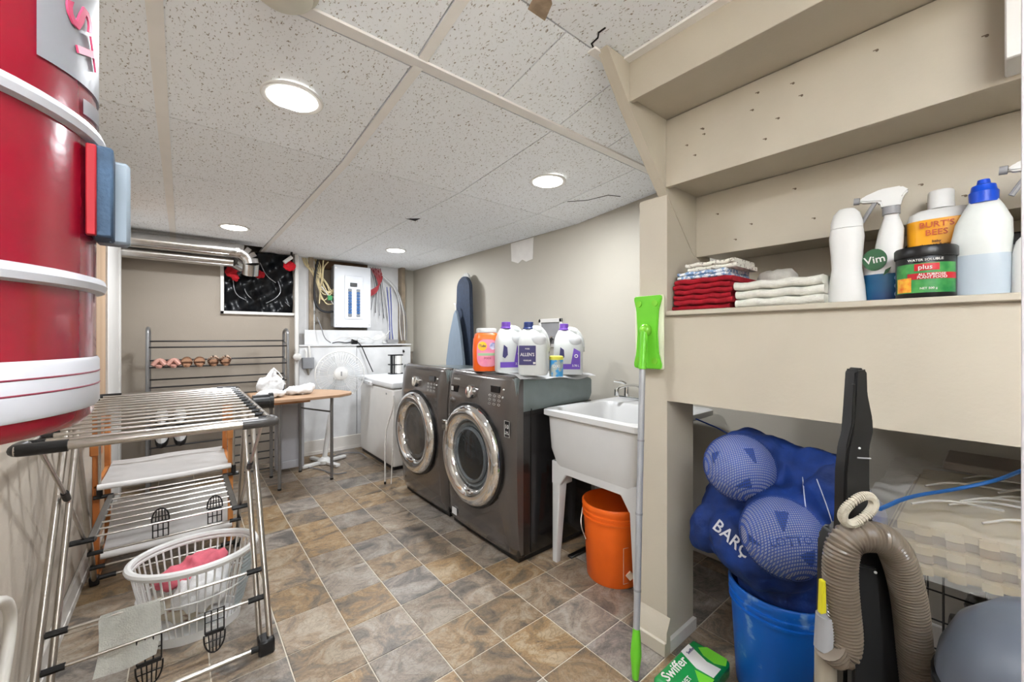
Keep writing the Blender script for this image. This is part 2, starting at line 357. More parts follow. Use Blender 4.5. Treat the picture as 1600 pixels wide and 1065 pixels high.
t5=struct('trim_5',MB().box(.852,.884,4.375,4.42,0.55,1.985,bev=.003),M_white)

# ---------------- understair partition ----------------
ws=struct('wall_stair',MB().prism([(1.41,0),(1.61,0),(1.61,1.52),(1.41,1.715)],'y',.803,.92),M_stair)
part('front_panel',MB().box(1.41,1.432,Y0,.803,.94,1.258),M_stair,ws)
part('shelf_board',MB().box(1.392,2.2,Y0,.80,1.258,1.276,bev=.003),M_stair,ws)
part('recess_side',MB().prism([(1.61,1.276),(2.2,1.276),(2.2,1.30),(1.86,1.30),(1.61,1.54)],'y',.803,.835),M_stair,ws)
part('post_shoe',MB().prism([(1.385,0),(1.41,0),(1.41,.13),(1.40,.11),(1.385,.085)],'y',.79,.925).box(1.372,1.386,.79,.925,0,.05,bev=.002),M_stair,ws,label='chipped pale baseboard wrapped round the foot of the post')
part('post_skirt',MB().box(1.41,1.61,.789,.803,0,.045),M_base,ws)
st=thing('staircase','beige painted underside of a staircase above the built-in shelf','stairs',(1.4,0,1.276))
def riser(x,z0,z1): part('riser',MB().box(x,x+.018,Y0,.80,z0,z1,bev=.0015),M_stair,st)
def tread(x0,x1,z): part('tread',MB().box(x0,x1,Y0,.80,z,z+.025,bev=.001),M_stair,st)
riser(1.165,1.970,2.17); tread(1.183,1.413,1.988)
riser(1.395,1.736,1.985); tread(1.414,1.648,1.752)
riser(1.630,1.505,1.750); tread(1.649,1.883,1.518)
riser(1.866,1.278,1.516)
part('stringer',MB().prism([(1.045,2.108),(1.165,1.962),(1.395,1.728),(1.60,1.520),(1.66,1.49),(1.75,1.50),(1.75,1.70),(1.45,2.108)],'y',.80,.838),M_stair,st)
M_nail=mat('nail_hole',(110,96,80),0.8)
holes=MB(); rn=random.Random(3)
for k in range(24):
    y=rn.uniform(-.05,.72); f=rn.choice([0,0,1])
    x,z=(1.395,rn.uniform(1.76,1.95)) if f==0 else (1.63,rn.uniform(1.53,1.72))
    holes.cyl((x-.0012,y,z),(x+.001,y,z),.0035,seg=6); holes.box(x-.001,x,y,y+.008,z+.001,z+.003)
part('nail_tip',holes,M_nail,st,kind='stuff')

# ---------------- ceiling lights, detector ----------------
M_led=mat('led_diffuser',(255,252,246),0.5,var=0,emit=9)
for i,(x,y) in enumerate(LIGHTS):
    z=ceil_z(y); lab=['round recessed ceiling light, largest, nearest over the drying rack','small round recessed ceiling light in front of the metal duct','small round recessed ceiling light in front of the breaker panel','round recessed ceiling light over the washing machine and sink'][i]
    t=thing('ceiling_light',lab,'light',(x,y,z-.012),group='recessed ceiling lights')
    part('frame',MB().lathe([(.078,0),(.094,-.004),(.098,-.001),(.098,.006),(.078,.006)],(x,y,z-.004),seg=40,cap=False),M_white,t)
    part('diffuser',MB().cyl((x,y,z-.006),(x,y,z),.079,seg=40),M_led,t)
t=thing('smoke_detector','round off-white smoke detector on the ceiling at the top of the picture','detector',(.19,1.13,ceil_z(1.13)))
z=ceil_z(1.13)
part('base',MB().cyl((.19,1.13,z-.014),(.19,1.13,z-.004),.085,seg=40),mat('aged_white',(222,220,206),.5),t)
part('cover',MB().lathe([(.072,0),(.07,-.02),(.055,-.032),(0.001,-.034)],(.19,1.13,z-.014),seg=40),MATS['aged_white'],t)

# ---------------- metal ducts ----------------
def duct(y,z,r,xa,xb,label):
    t=thing('metal_duct',label,'duct',(xa,y,z-r))
    part('pipe',MB().cyl((xa,y,z),(xb,y,z),r,seg=32),M_galv,t)
    part('seam',MB().box(xa,xb,y-r*.72,y-r*.66,z-r*.74,z-r*.70),M_galv,t)
    return t
d1=duct(4.10,1.905,.058,-.378,.36,'upper round galvanised duct running along the rear wall to an elbow')
part('collar',MB().cyl((.30,4.10,1.905),(.345,4.10,1.905),.0605,seg=32),M_galv,d1)
arc=[]
for k in range(9):
    a=k/8*PI/2; arc.append((.36+.10*math.sin(a),4.10+.0*math.sin(a),1.905-.10*(1-math.cos(a))))
# gored elbow
for k in range(8):
    p,q=Vector(arc[k]),Vector(arc[k+1])
    if k%2==0: part('elbow_gore',MB().cyl(p,Vector(arc[min(k+2,8)]),.061,.061,seg=32),M_galv,d1)
part('elbow_drop',MB().cyl((.46,4.10,1.81),(.46,4.14,1.72),.061,.060,seg=32),M_galv,d1)
part('foil_tape',MB().cyl((.345,4.10,1.905),(.375,4.10,1.905),.0625,seg=28),mat('crumpled_foil',(215,212,208),.25,metal=1,bump=1,bscale=80),d1)
d2=duct(4.22,1.83,.05,-.378,.34,'lower slimmer galvanised duct tucked under the larger one')
part('end_elbow',MB().cyl((.34,4.22,1.83),(.40,4.28,1.80),.05,seg=28),M_galv,d2)
solo('red_bag_scrap',MB().sphere((.34,4.37,1.76),.045,sc=(1,.6,1.1)).sphere((.37,4.36,1.71),.03,sc=(1,.7,1.2)),M_redp,'crumpled red cloth stuffed left of the duct elbow','cloth',mods=rm(.008,2,.02,.02))
solo('red_bag_scrap',MB().sphere((.56,4.40,1.76),.038,sc=(1.2,.6,1)),M_redp,'small red cloth wad right of the duct elbow on the black film','cloth',mods=rm(.008,2,.02,.02))
t=thing('red_rag','bright red rag pinned at the corner of the black film opening','cloth',(.80,4.33,1.83))
part('cloth',MB().sphere((.80,4.35,1.86),.05,sc=(1.1,.4,1)),mat('bright_red_cloth',(214,16,36),.8,var=.1,scale=40),t,mods=rm(.009,2,.02,.02))
part('white_roll',MB().cyl((.745,4.30,1.88),(.81,4.30,1.94),.017,seg=14),M_white,t,label='rolled white paper tube'); part('clip',MB().box(.80,.815,4.29,4.31,1.93,1.985),M_dark,t)
# ---------------- electrical panel + cables ----------------
t=thing('breaker_panel','white electrical breaker panel with two columns of blue breakers','electrical panel',(1.415,4.42,1.28))
part('enclosure',MB().box(1.235,1.60,4.44,4.58,1.29,1.93,bev=.003),mat('panel_grey',(150,150,150),.5),t)
part('door',MB().box(1.225,1.608,4.415,4.44,1.28,1.935,bev=.004),mat('panel_white',(228,232,238),.35,var=.01),t)
part('deadfront',MB().box(1.33,1.52,4.408,4.416,1.37,1.83,bev=.002),MATS['panel_white'],t)
part('main_breaker',MB().box(1.385,1.455,4.398,4.409,1.715,1.755,bev=.002),M_black,t)
M_blue=mat('breaker_blue',(60,110,170),.4,var=.2,scale=60)
for cxx in (1.365,1.452):
    for k in range(10):
        part('breaker',MB().box(cxx,cxx+.035,4.40,4.409,1.395+k*.03,1.395+k*.03+.026,bev=.002),M_blue if k not in (0,9) else mat('breaker_grey',(140,145,150),.5),t)
part('screw',MB().cyl((1.245,4.412,1.31),(1.245,4.416,1.31),.005,seg=8).cyl((1.59,4.412,1.31),(1.59,4.416,1.31),.005,seg=8).cyl((1.245,4.412,1.9),(1.245,4.416,1.9),.005,seg=8),M_steel,t)
cc=dict(y=mat('cream_cable',(222,205,160),.5),w=mat('white_cable',(226,226,224),.5),r=mat('red_cable',(170,60,66),.5),k=mat('black_cable',(26,26,30),.45),b=mat('blue_cable',(86,96,170),.5),g=mat('grey_cable',(130,130,134),.5))
def cable(col,r,*pts): part('cable',MB().tube(pts,r,seg=6,smooth=2),cc[col],t)
cable('k',.011,(1.08,4.46,1.97),(1.045,4.45,1.80),(1.04,4.45,1.55),(1.08,4.44,1.46),(1.16,4.44,1.43),(1.24,4.46,1.45))
rn=random.Random(11)
for k in range(9):
    x=rn.uniform(.93,1.2); cable('y',.0055,(x,4.50,1.98),(x+.03,4.47,1.88),(rn.uniform(1.06,1.16),4.47,1.76),(rn.uniform(1.08,1.2),4.46,rn.uniform(1.5,1.7)),(1.235,4.47,rn.uniform(1.48,1.72)))
cable('y',.006,(1.13,4.46,1.97),(1.12,4.46,1.8),(1.10,4.46,1.66),(1.09,4.45,1.52)); cable('y',.006,(1.18,4.46,1.96),(1.13,4.46,1.9),(1.125,4.46,1.75)); cable('w',.006,(1.11,4.45,1.70),(1.17,4.45,1.62),(1.23,4.46,1.52))
cable('g',.005,(1.06,4.42,1.38),(1.09,4.38,1.28),(1.12,4.37,1.16),(1.18,4.37,1.12))
for k in range(6): cable('r',.006,(1.64+.02*k,4.50,1.95),(1.72+.01*k,4.47,1.80+.01*k),(1.70,4.46,1.68+.012*k),(1.60,4.47,1.62+.012*k))
for k in range(5): cable('k' if k%2 else 'g',.004,(1.63+.03*k,4.50,1.96),(1.68+.02*k,4.47,1.75),(1.66+.03*k,4.48,1.65),(1.64+.05*k,4.50,1.48-.03*k))
for k in range(5): cable('b' if k%2 else 'w',.005,(1.80+.02*k,4.49,1.75),(1.82+.015*k,4.47,1.5),(1.84+.01*k,4.48,1.30),(1.83+.02*k,4.48,1.12))
for k in range(4): cable('g' if k%2 else 'w',.005,(1.75,4.46,1.88),(1.9+.01*k,4.45,1.75),(1.96+.02*k,4.44,1.55-.03*k),(1.95+.03*k,4.44,1.33),(1.98+.02*k,4.45,1.14))
for k in range(3): cable('w',.004,(1.2+.1*k,4.40,1.13),(1.32+.1*k,4.37,1.2),(1.45+.1*k,4.37,1.13),(1.55+.1*k,4.38,1.19))
part('green_connector',MB().box(1.17,1.215,4.44,4.46,1.56,1.61,bev=.003),mat('green_tape',(60,150,90),.5),t)
part('junction_block',MB().box(1.80,1.93,4.42,4.46,1.115,1.15,bev=.003),M_gplast,t)
# white router and adapter on ledge
t=thing('router','white rounded modem lying among cables on the ledge','router',(1.66,4.46,1.10)); part('body',MB().sphere((1.70,4.47,1.175),.075,sc=(1.5,.45,1)).box(1.6,1.8,4.45,4.50,1.101,1.12),M_plast,t,mods=rm(.01,3)); part('antenna_stub',MB().cyl((1.80,4.46,1.2),(1.84,4.46,1.25),.006,seg=8),M_plast,t)
t=thing('power_adapter','black power adapter block on the ledge under the breaker panel','adapter',(1.43,4.43,1.10)); part('body',MB().box(1.40,1.46,4.39,4.43,1.10,1.155,bev=.005),M_black,t)
part('lead',MB().tube([(1.45,4.39,1.13),(1.49,4.36,1.08),(1.53,4.36,.98),(1.60,4.33,.80)],.0055,seg=6,smooth=2),cc['k'],t); part('lead',MB().tube([(1.41,4.39,1.13),(1.33,4.38,1.115),(1.26,4.39,1.13),(1.20,4.39,1.115)],.005,seg=6,smooth=2),cc['k'],t)
# round valve and junction box
t=thing('junction_box','grey metal junction box with white conduit stubs on the white board','junction box',(.97,4.37,.86)); part('box',MB().box(.915,1.02,4.35,4.40,.865,.975,bev=.004),mat('steel_grey_paint',(150,152,156),.45,metal=.3),t)
part('conduit',MB().tube([(.955,4.375,.975),(.955,4.375,1.03),(.945,4.39,1.06)],.01,seg=8,smooth=1),M_white,t); part('conduit',MB().tube([(.985,4.375,.975),(.985,4.375,1.03),(.98,4.39,1.09)],.01,seg=8,smooth=1),M_white,t); part('clamp',MB().cyl((.965,4.375,.865),(.975,4.38,.80),.018,.006,seg=10),M_steel,t)
part('pipe_cap',MB().lathe([(.036,0),(.036,.03),(.02,.045),(.001,.047)],seg=24,M=T(.868,4.375,.985)@Matrix.Rotation(PI/2,4,'X')),M_white,t5,label='round white cap')

# ---------------- shoe rack ----------------
t=thing('shoe_rack','tall grey metal shoe rack with thin black rails against the rear wall','shoe rack',(.27,4.2,0))
M_rtube=mat('grey_rack_tube',(140,140,140),.35,metal=.7)
xl,xr=-.20,.735
for x in (xl,xr): part('side_frame',MB().tube([(x,4.07,0),(x,4.07,1.19),(x,4.09,1.235),(x,4.16,1.25),(x,4.25,1.235),(x,4.27,1.19),(x,4.27,0)],.012,seg=10,smooth=1),M_rtube,t)
M_rail=mat('black_rail',(30,28,28),.4)
zs=[1.10-.152*k for k in range(8)]
for z in zs:
    part('rail',MB().cyl((xl,4.07,z),(xr,4.07,z),.006,seg=8),M_rail,t); part('rail',MB().cyl((xl,4.25,z+.045),(xr,4.25,z+.045),.006,seg=8),M_rail,t)
    for x in (xl,xr): part('shelf_brace',MB().cyl((x,4.07,z),(x,4.27,z+.047),.005,seg=8),M_rtube,t)
def sandal(x,z,m1,m2,label,group,kind):
    t=thing('sandal' if kind!='boot' else 'slipper',label,'shoe',(x,4.15,z),0,group,local=True)
    t.rotation_euler=(.24,0,0)
    def prof(k,w,y0,y1,n=12):
        out=[]
        for i in range(n):
            a=2*PI*i/n; yy=math.cos(a); out.append((w*math.sin(a)*(1+.18*math.cos(a)),(y0+y1)/2+(y1-y0)/2*yy))
        return out
    part('sole',MB().prism(prof(0,.038,-.11,.11),'z',0,.018,bev=.003),m1,t)
    if kind=='strap':
        part('toe_strap',MB().grid(lambda u,v:Vector((.038*math.cos(PI*u),-.07+.05*v,.018+.045*math.sin(PI*u))),10,3,.004),m2,t)
    if kind=='twist':
        part('toe_strap',MB().tube([(-.036,-.08,.015),(0,-.05,.06),(.036,-.02,.015)],.014,seg=8,smooth=2).tube([(.036,-.08,.015),(0,-.05,.058),(-.036,-.02,.015)],.014,seg=8,smooth=2),m2,t)
    if kind=='loop':
        part('heel_strap',MB().tube([(-.032,-.02,.02),(-.030,-.085,.06),(0,-.105,.09),(.030,-.085,.06),(.032,-.02,.02)],.009,seg=8,smooth=2),m2,t); part('toe_strap',MB().grid(lambda u,v:Vector((.038*math.cos(PI*u),-.09+.04*v,.016+.04*math.sin(PI*u))),10,3,.004),m2,t)
    return t
M_pink=mat('dusty_pink_leather',(190,142,128),.6,var=.08); M_tan=mat('tan_cork',(168,128,98),.7,rgb2=(140,100,76),scale=60); M_leo=mat('animal_print',(206,178,156),.7,rgb2=(40,30,28),scale=110,ramp=(.46,.5))
zz=zs[1]+.018
sandal(-.135,zz,M_pink,M_pink,'pink sandal with twisted strap, leftmost shoe on the upper rack rails','shoes on the upper rail','twist')
sandal(-.05,zz,M_pink,M_pink,'pink sandal with twisted strap, second shoe from the left upright','shoes on the upper rail','twist')
sandal(.03,zz,M_tan,M_tan,'tan cork slide, left one of the middle pair on the rack','shoes on the upper rail','strap')
sandal(.11,zz,M_tan,M_tan,'tan cork slide, right one of the middle pair on the rack','shoes on the upper rail','strap')
sandal(.20,zz,M_tan,M_leo,'animal print sandal with heel loop, left one of its pair','shoes on the upper rail','loop')
sandal(.28,zz,M_tan,M_leo,'animal print sandal with heel loop, rightmost shoe on the upper rails','shoes on the upper rail','loop')
def sneaker(x,z,label):
    t=thing('sneaker',label,'shoe',(x,4.15,z),0,'white and black sneakers',local=True); t.rotation_euler=(.22,0,0)
    part('sole',MB().rings([[Vector((w*math.cos(2*PI*k/16),-.13+.13*1*0+y0+ly*math.sin(2*PI*k/16),zz2)) for k in range(16)] for zz2,w,y0,ly in ((0,.040,.13,.135),(.03,.043,.13,.14),(.036,.040,.13,.135))]),M_black,t)
    part('upper',MB().rings([[Vector((w*math.cos(2*PI*k/16),y0+ly*math.sin(2*PI*k/16),zz2)) for k in range(16)] for zz2,w,y0,ly in ((.034,.038,0,.128),(.06,.036,-.005,.118),(.085,.03,-.035,.082),(.10,.026,-.05,.06))]),M_plast,t)
    part('lace',MB().box(-.018,.018,-.0,.01,.088,.094,bev=.002).box(-.018,.018,.02,.03,.08,.086,bev=.002),M_black,t)
sneaker(-.12,zs[5]+.03,'white sneaker with thick black sole, left one low on the shoe rack'); sneaker(-.01,zs[5]+.03,'white sneaker with thick black sole, right one low on the shoe rack')
sneaker(-.12,zs[4]+.03,'white and black sneaker on the rail above, left one'); sneaker(-.01,zs[4]+.03,'white and black sneaker on the rail above, right one')

# ---------------- cabinet, table, laundry heap, fan ----------------
M_gcab=mat('grey_cabinet_paint',(170,170,174),.5,var=.03)
t=thing('grey_cabinet','grey cabinet with a recessed panel door under the folding table','cabinet',(.73,4.0,0))
part('body',MB().box(.622,.845,3.965,4.03,.03,.665,bev=.003),M_gcab,t)
d=part('door',MB().box(.626,.841,3.955,3.965,.035,.66,bev=.002),M_gcab,t)
part('door_frame',MB().box(.626,.668,3.945,3.956,.035,.66,bev=.003).box(.80,.841,3.945,3.956,.035,.66,bev=.003).box(.668,.80,3.945,3.956,.035,.10,bev=.003).box(.668,.80,3.945,3.956,.58,.66,bev=.003),M_gcab,d)
for x in (.64,.825): part('foot',MB().cyl((x,4.0,0),(x,4.0,.032),.012,seg=12),M_steel,t)
t=thing('folding_table','narrow table with curved wood top on thin grey legs','table',(.8,3.7,0))
poly=[(.42,4.0),(.42,3.42),(.55,3.39),(.8,3.38),(.98,3.40),(1.10,3.47),(1.13,3.56),(1.08,3.72),(.95,3.88),(.80,3.97),(.6,4.0)]
part('tabletop',MB().prism(poly,'z',.692,.712,bev=.004),mat('table_wood_top',(190,156,126),.45,rgb2=(172,138,108),scale=5,stretch=(.2,2,1)),t)
for x,y in ((.96,3.53),(.80,3.90),(.58,3.90),(.58,3.53)):
    l=part('leg',MB().cyl((x,y,.012),(x,y,.69),.0125,seg=12),M_rtube,t); part('foot_cap',MB().cyl((x,y,0),(x,y,.014),.014,seg=12),M_black,l)
part('crossbar',MB().cyl((.80,3.90,.56),(.96,3.53,.56),.007,seg=8),M_rtube,t); part('under_bracket',MB().box(.44,.78,3.45,3.50,.67,.692,bev=.002),M_wood,t)
M_net=mat('white_gauze',(236,236,236),.9,var=.06,scale=60,bump=.5,bscale=120)
t=thing('laundry_net','white mesh laundry net with gathered drawstring top on the table','laundry bag',(.55,3.72,.71))
part('bag',MB().sphere((.55,3.72,.79),.10,sc=(1.05,.8,.8)).cyl((.56,3.72,.82),(.57,3.72,.93),.06,.012,seg=14),M_net,t,mods=rm(.012,3,.03,.04)); part('drawstring',MB().tube([(.57,3.71,.93),(.53,3.66,.90),(.50,3.64,.85)],.004,seg=6,smooth=1).tube([(.57,3.71,.93),(.61,3.65,.88),(.64,3.64,.80)],.004,seg=6,smooth=1),M_net,t); part('toggle',MB().sphere((.625,3.64,.845),.009),M_black,t)
solo('folded_linen',MB().sphere((.53,3.58,.742),.085,sc=(1.2,.9,.36)),M_cloth,'white linen bundle in front of the drawstring net on the table','laundry',mods=rm(.012,3,.03,.03))
solo('folded_linen',MB().sphere((.74,3.65,.745),.09,sc=(1.3,.9,.4)).sphere((.80,3.64,.765),.05,sc=(1.2,1,.6)),M_cloth,'white linen heap spread on the right of the drawstring net','laundry',mods=rm(.012,3,.035,.035))
t=thing('pedestal_fan','white pedestal fan with round wire guard and crossed base','fan',(1.05,4.0,0))
for a in (.3,.3+PI/2,.3+PI,.3+1.5*PI): part('base_leg',MB().box(0.02,.215,-.022,.022,.006,.03,bev=.004,M=T(1.03,4.02,0)@RZ(a)),M_plast,t)
part('base_hub',MB().lathe([(.06,.006),(.06,.035),(.03,.06)],(1.03,4.02,0),seg=20),M_plast,t)
part('pole',MB().cyl((1.03,4.02,.05),(1.08,4.02,.45),.022,.02,seg=14).cyl((1.08,4.02,.45),(1.135,4.05,.80),.015,seg=12),M_plast,t)
fc=Vector((1.15,3.92,.835)); FR=T(*fc)@RZ(-.15)@Matrix.Rotation(-.12,4,'X')
part('motor',MB().cyl((0,.10,0),(0,.20,0),.06,.045,seg=20,M=FR),M_plast,t)
g=MB()
R=.215
for rr in (R,): g.torus((0,.06,0),rr,.005,'y',48,6,M=FR)
g.torus((0,.0,0),.06,.003,'y',32,6,M=FR).torus((0,.02,0),R*.55,.002,'y',40,5,M=FR).torus((0,.04,0),R*.85,.002,'y',40,5,M=FR)
part('guard_ring',g,M_plast,t)
g=MB()
for k in range(48):
    a=2*PI*k/48; c,s_=math.cos(a),math.sin(a)
    g.tube([(.045*c,0,.045*s_),(.12*c,.008,.12*s_),(.19*c,.035,.19*s_),(R*c,.06,R*s_),(.19*c,.1,.19*s_),(.08*c,.12,.08*s_)],.0014,seg=4,M=FR)
part('guard_wire',g,M_plast,t,kind='stuff')
M_blade=mat('translucent_blade',(232,236,240),.3,alpha=.6)
for k in range(3):
    a0=2*PI*k/3+.4
    part('blade',MB().grid(lambda u,v:Vector(((.04+.14*u)*math.cos(a0+(v-.5)*(1.1+.2*u)),.07+.03*(v-.5),(.04+.14*u)*math.sin(a0+(v-.5)*(1.1+.2*u)))),6,8,.003,M=FR),M_blade,t)
h=part('hub_cap',MB().lathe([(.056,0),(.056,.008),(.04,.014),(.001,.015)],seg=28,M=FR@Matrix.Rotation(PI/2,4,'X')),M_plast,t)
part('badge',MB().box(-.006,.006,-.017,-.014,-.02,.02,M=FR),M_gplast,h)
part('power_cord',MB().tube([(1.08,4.06,.03),(1.25,4.2,.02),(1.4,4.12,.012),(1.38,3.9,.012)],.005,seg=6,smooth=2).tube([(.84,4.0,.01),(.95,3.85,.008),(1.0,3.62,.008),(1.1,3.6,.008)],.005,seg=6,smooth=2),cc['g'],t)

# ---------------- chest freezer ----------------
t=thing('chest_freezer','white chest freezer between the fan and the dryer','freezer',(1.70,3.8,0))
M_frz=mat('freezer_white',(232,230,226),.35,var=.01)
part('cabinet',MB().box(1.435,2.0,3.40,4.24,.03,.715,bev=.02,seg=3),M_frz,t)
part('lid',MB().box(1.415,2.01,3.385,4.25,.722,.785,bev=.022,seg=3),mat('freezer_lid',(236,238,240),.3,var=.01),t)
part('handle',MB().box(1.402,1.43,3.86,4.06,.712,.75,bev=.01,seg=2),MATS['freezer_lid'],t); part('lock',MB().cyl((1.398,3.90,.735),(1.404,3.90,.735),.008,seg=10),M_steel,t); part('indicator',MB().cyl((1.431,3.55,.665),(1.436,3.55,.665),.008,seg=10),M_gplast,t)
part('plinth',MB().box(1.45,1.99,3.42,4.22,0,.03),M_black,t)
t=thing('paper_roll_holder','black wire holder with two white rolls on the freezer lid','roll holder',(1.77,4.12,.787))
for z in (.79,.885,.985): part('wire_ring',MB().tube([(1.70,4.08,z),(1.83,4.08,z),(1.85,4.14,z),(1.70,4.16,z)],.006,seg=6,closed=True),M_black,t)
part('upright',MB().box(1.692,1.715,4.07,4.085,.788,.99),M_black,t); part('upright',MB().box(1.725,1.735,4.07,4.08,.788,.99),M_black,t)
part('roll',MB().cyl((1.785,4.12,.792),(1.785,4.12,.88),.048,seg=24),M_white,t); part('roll',MB().cyl((1.785,4.12,.89),(1.785,4.12,.98),.048,seg=24),M_white,t)
solo('wall_hook',MB().box(1.965,1.98,4.375,4.39,1.0,1.03).cyl((1.972,4.37,1.01),(1.972,4.38,1.01),.012,seg=10),M_black,'tiny black hook on the white board right of the paper rolls','hook')
t=thing('metal_rod_stand','thin bent white metal leg standing beside the dryer','stand',(1.27,3.16,0))
part('rod',MB().tube([(1.262,3.15,.015),(1.262,3.15,.40),(1.285,3.14,.5),(1.292,3.06,.62),(1.292,3.05,.72)],.007,seg=8,smooth=1),M_white,t); part('tip',MB().cyl((1.262,3.15,0),(1.262,3.15,.02),.009,seg=8),M_black,t)
part('second_rod',MB().cyl((1.300,3.12,.0),(1.300,3.05,.70),.005,seg=8),M_white,t)

# ---------------- washer and dryer ----------------
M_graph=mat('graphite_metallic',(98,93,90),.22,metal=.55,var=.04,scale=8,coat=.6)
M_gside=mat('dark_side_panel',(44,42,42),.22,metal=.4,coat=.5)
M_cap=mat('grey_green_housing',(118,128,128),.3,metal=.2,coat=.3)
M_disp=mat('display_black',(14,14,16),.12,var=0)
M_glass=mat('door_glass',(60,66,70),.04,var=0,alpha=.28,coat=1)
M_sil=mat('silver_print',(196,194,190),.4,var=0)
def machine(name,y0,y1,yc,label,washer):
    t=thing(name,label,name.replace('_',' ') if washer else 'dryer',(1.6,(y0+y1)/2,0))
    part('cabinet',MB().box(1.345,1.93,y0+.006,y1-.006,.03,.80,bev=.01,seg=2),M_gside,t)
    part('plinth',MB().box(1.36,1.91,y0+.02,y1-.02,0,.03),M_black,t)
    part('top_housing',MB().prism([(1.335,.78),(1.91,.80),(1.93,.84),(1.93,.925),(1.91,.935),(1.40,.962),(1.335,.966)],'y',y0+.004,y1-.004,bev=.006),M_cap,t)
    prof=[(1.350,.030),(1.322,.045),(1.306,.10),(1.297,.25),(1.291,.50),(1.290,.70),(1.292,.775),(1.300,.86),(1.314,.945),(1.326,.968),(1.345,.974)]
    rs=[]
    n=22
    for x,z in prof:
        loop=[]
        for k in range(n+1):
            u=k/n; y=y0+.001+(y1-y0-.002)*u; e=min(u,1-u)*(y1-y0); d=0.028*math.exp(-(e/.022)) + .012*(2*u-1)**2
            loop.append(Vector((x+d,y,z)))
        loop+= [Vector((1.375,y1-.001,z)),Vector((1.375,y0+.001,z))]
        rs.append(loop)
    part('front_panel',MB().rings(rs),M_graph,t,ang=50)
    zc=.505; FM=T(1.292,yc,zc)@Matrix.Rotation(-PI/2,4,'Y')
    d=part('door',MB().lathe([(.292,-.012),(.298,.0),(.296,.012),(.286,.014),(.284,-.012)],M=FM,seg=64,cap=False),M_black,t)
    part('chrome_ring',MB().lathe([(.285,.004),(.283,.024),(.270,.040),(.245,.048),(.220,.044),(.200,.030),(.190,.012),(.186,-.002)],M=FM,seg=64,cap=False),M_chrome,d)
    if washer:
        part('gasket',MB().lathe([(.186,-.002),(.178,.010),(.165,.004),(.158,-.001)],M=FM,seg=48,cap=False),mat('gasket_grey',(120,128,132),.35),d)
        part('inner_ring',MB().lathe([(.16,.004),(.155,.016),(.143,.018),(.138,.004)],M=FM,seg=48,cap=False),mat('ring_blue_grey',(146,156,162),.2,metal=.6),d)
        part('drum_shadow',MB().cyl((1.290,yc,zc),(1.286,yc,zc),.16,seg=48),M_disp,d)
        part('glass_bowl',MB().lathe([(.187,.004),(.16,.026),(.11,.042),(.05,.050),(.001,.052)],M=FM,seg=48,cap=False),M_glass,d)
        part('door_grip',MB().box(1.238,1.252,yc+.20,yc+.255,zc+.10,zc+.17,bev=.006),M_chrome,d)
    else:
        part('gasket',MB().lathe([(.186,-.002),(.178,.010),(.150,.006)],M=FM,seg=48,cap=False),mat('gasket_chrome',(170,170,168),.15,metal=.9),d)
        part('window_disc',MB().cyl((1.290,yc,zc),(1.285,yc,zc),.186,seg=48),mat('dryer_window',(96,92,88),.12,metal=.5,rgb2=(150,140,128),scale=7),d)
        part('glass_bowl',MB().lathe([(.187,.004),(.16,.026),(.11,.040),(.05,.048),(.001,.050)],M=FM,seg=48,cap=False),M_glass,d)
    # control panel tilts back: frame on it
    up=Vector((.014,0,.085)).normalized(); rt=Vector((0,-1,0)); nn=rt.cross(up)
    def cp(y,z,o=.001):
        x=(1.292+.008*max(0,z-.775)/.085 if z<.86 else 1.300+.014*(z-.86)/.085) + .012*(2*((y-y0)/(y1-y0))-1)**2
        return Vector((x,y,z))+nn*o
    kz=.862; p=cp(yc+.01,kz,0)
    k=part('dial',MB().cyl(p,p+nn*.022,.039,.036,seg=32),M_chrome,t); part('dial_grip',MB().box(-.007,.007,-.028,.028,0,.012,bev=.003,M=T(*(p+nn*.022))@Matrix.Rotation(-PI/2,4,'Y')@Matrix.Rotation(PI/2,4,'Z')),M_chrome,k)
    p=cp(yc-.205,.897); part('display',MB().box(p.x-.004,p.x+.004,p.y-.038,p.y+.038,p.z-.018,p.z+.018),M_disp,t)
    bt=MB()
    for i in range(3):
        for j in range(3):
            p=cp(yc-.165-.04*i,.862-.022*j,.0015); bt.tube([p+Vector((0,.011*math.cos(a),.0055*math.sin(a))) for a in [2*PI*q/10 for q in range(10)]],.0009,seg=4,closed=True)
    part('button_outline',bt,M_sil,t,kind='stuff')
    for z in (.90,.86):
        p=cp(yc-.275,z,.002); part('button',MB().sphere(p,.006,seg=8,ring=6),M_sil,t)
    if washer:
        part('maker_lettering',text('SAMSUNG',.016,cp(y1-.13,.922,.0012),rt,up),M_sil,t)
        part('badge',MB().box(1.2985,1.300,1.628-.018,1.628+.018,.665,.742,bev=0),M_disp,t)
        part('badge_number',text('10',.030,(1.2980,1.628,.715),rt,(0,0,1)),M_sil,t); part('badge_number',text('YEAR\nMOTOR',.009,(1.2980,1.628,.683),rt,(0,0,1)),M_sil,t)
        part('badge_border',MB().tube([(1.2985,1.608,.662),(1.2985,1.648,.662),(1.2985,1.648,.745),(1.2985,1.608,.745)],.0013,seg=4,closed=True),M_sil,t)
        p=cp(y1-.12,.863); part('drawer_window',MB().box(p.x-.004,p.x+.004,p.y-.04,p.y+.04,p.z-.02,p.z+.02),M_disp,t); part('drawer_picture',MB().box(p.x-.0048,p.x-.003,p.y+.01,p.y+.036,p.z-.014,p.z+.012),M_sil,t)
        p=cp(y1-.055,.80,0); part('drawer_pull',MB().sphere(p+Vector((0.012,-.05,-.01)),.05,sc=(.5,1,.42)),M_graph,t)
        part('sticker',MB().box(1.3025,1.306,2.13,2.18,.085,.125),mat('sticker_white',(214,214,214),.5),t)
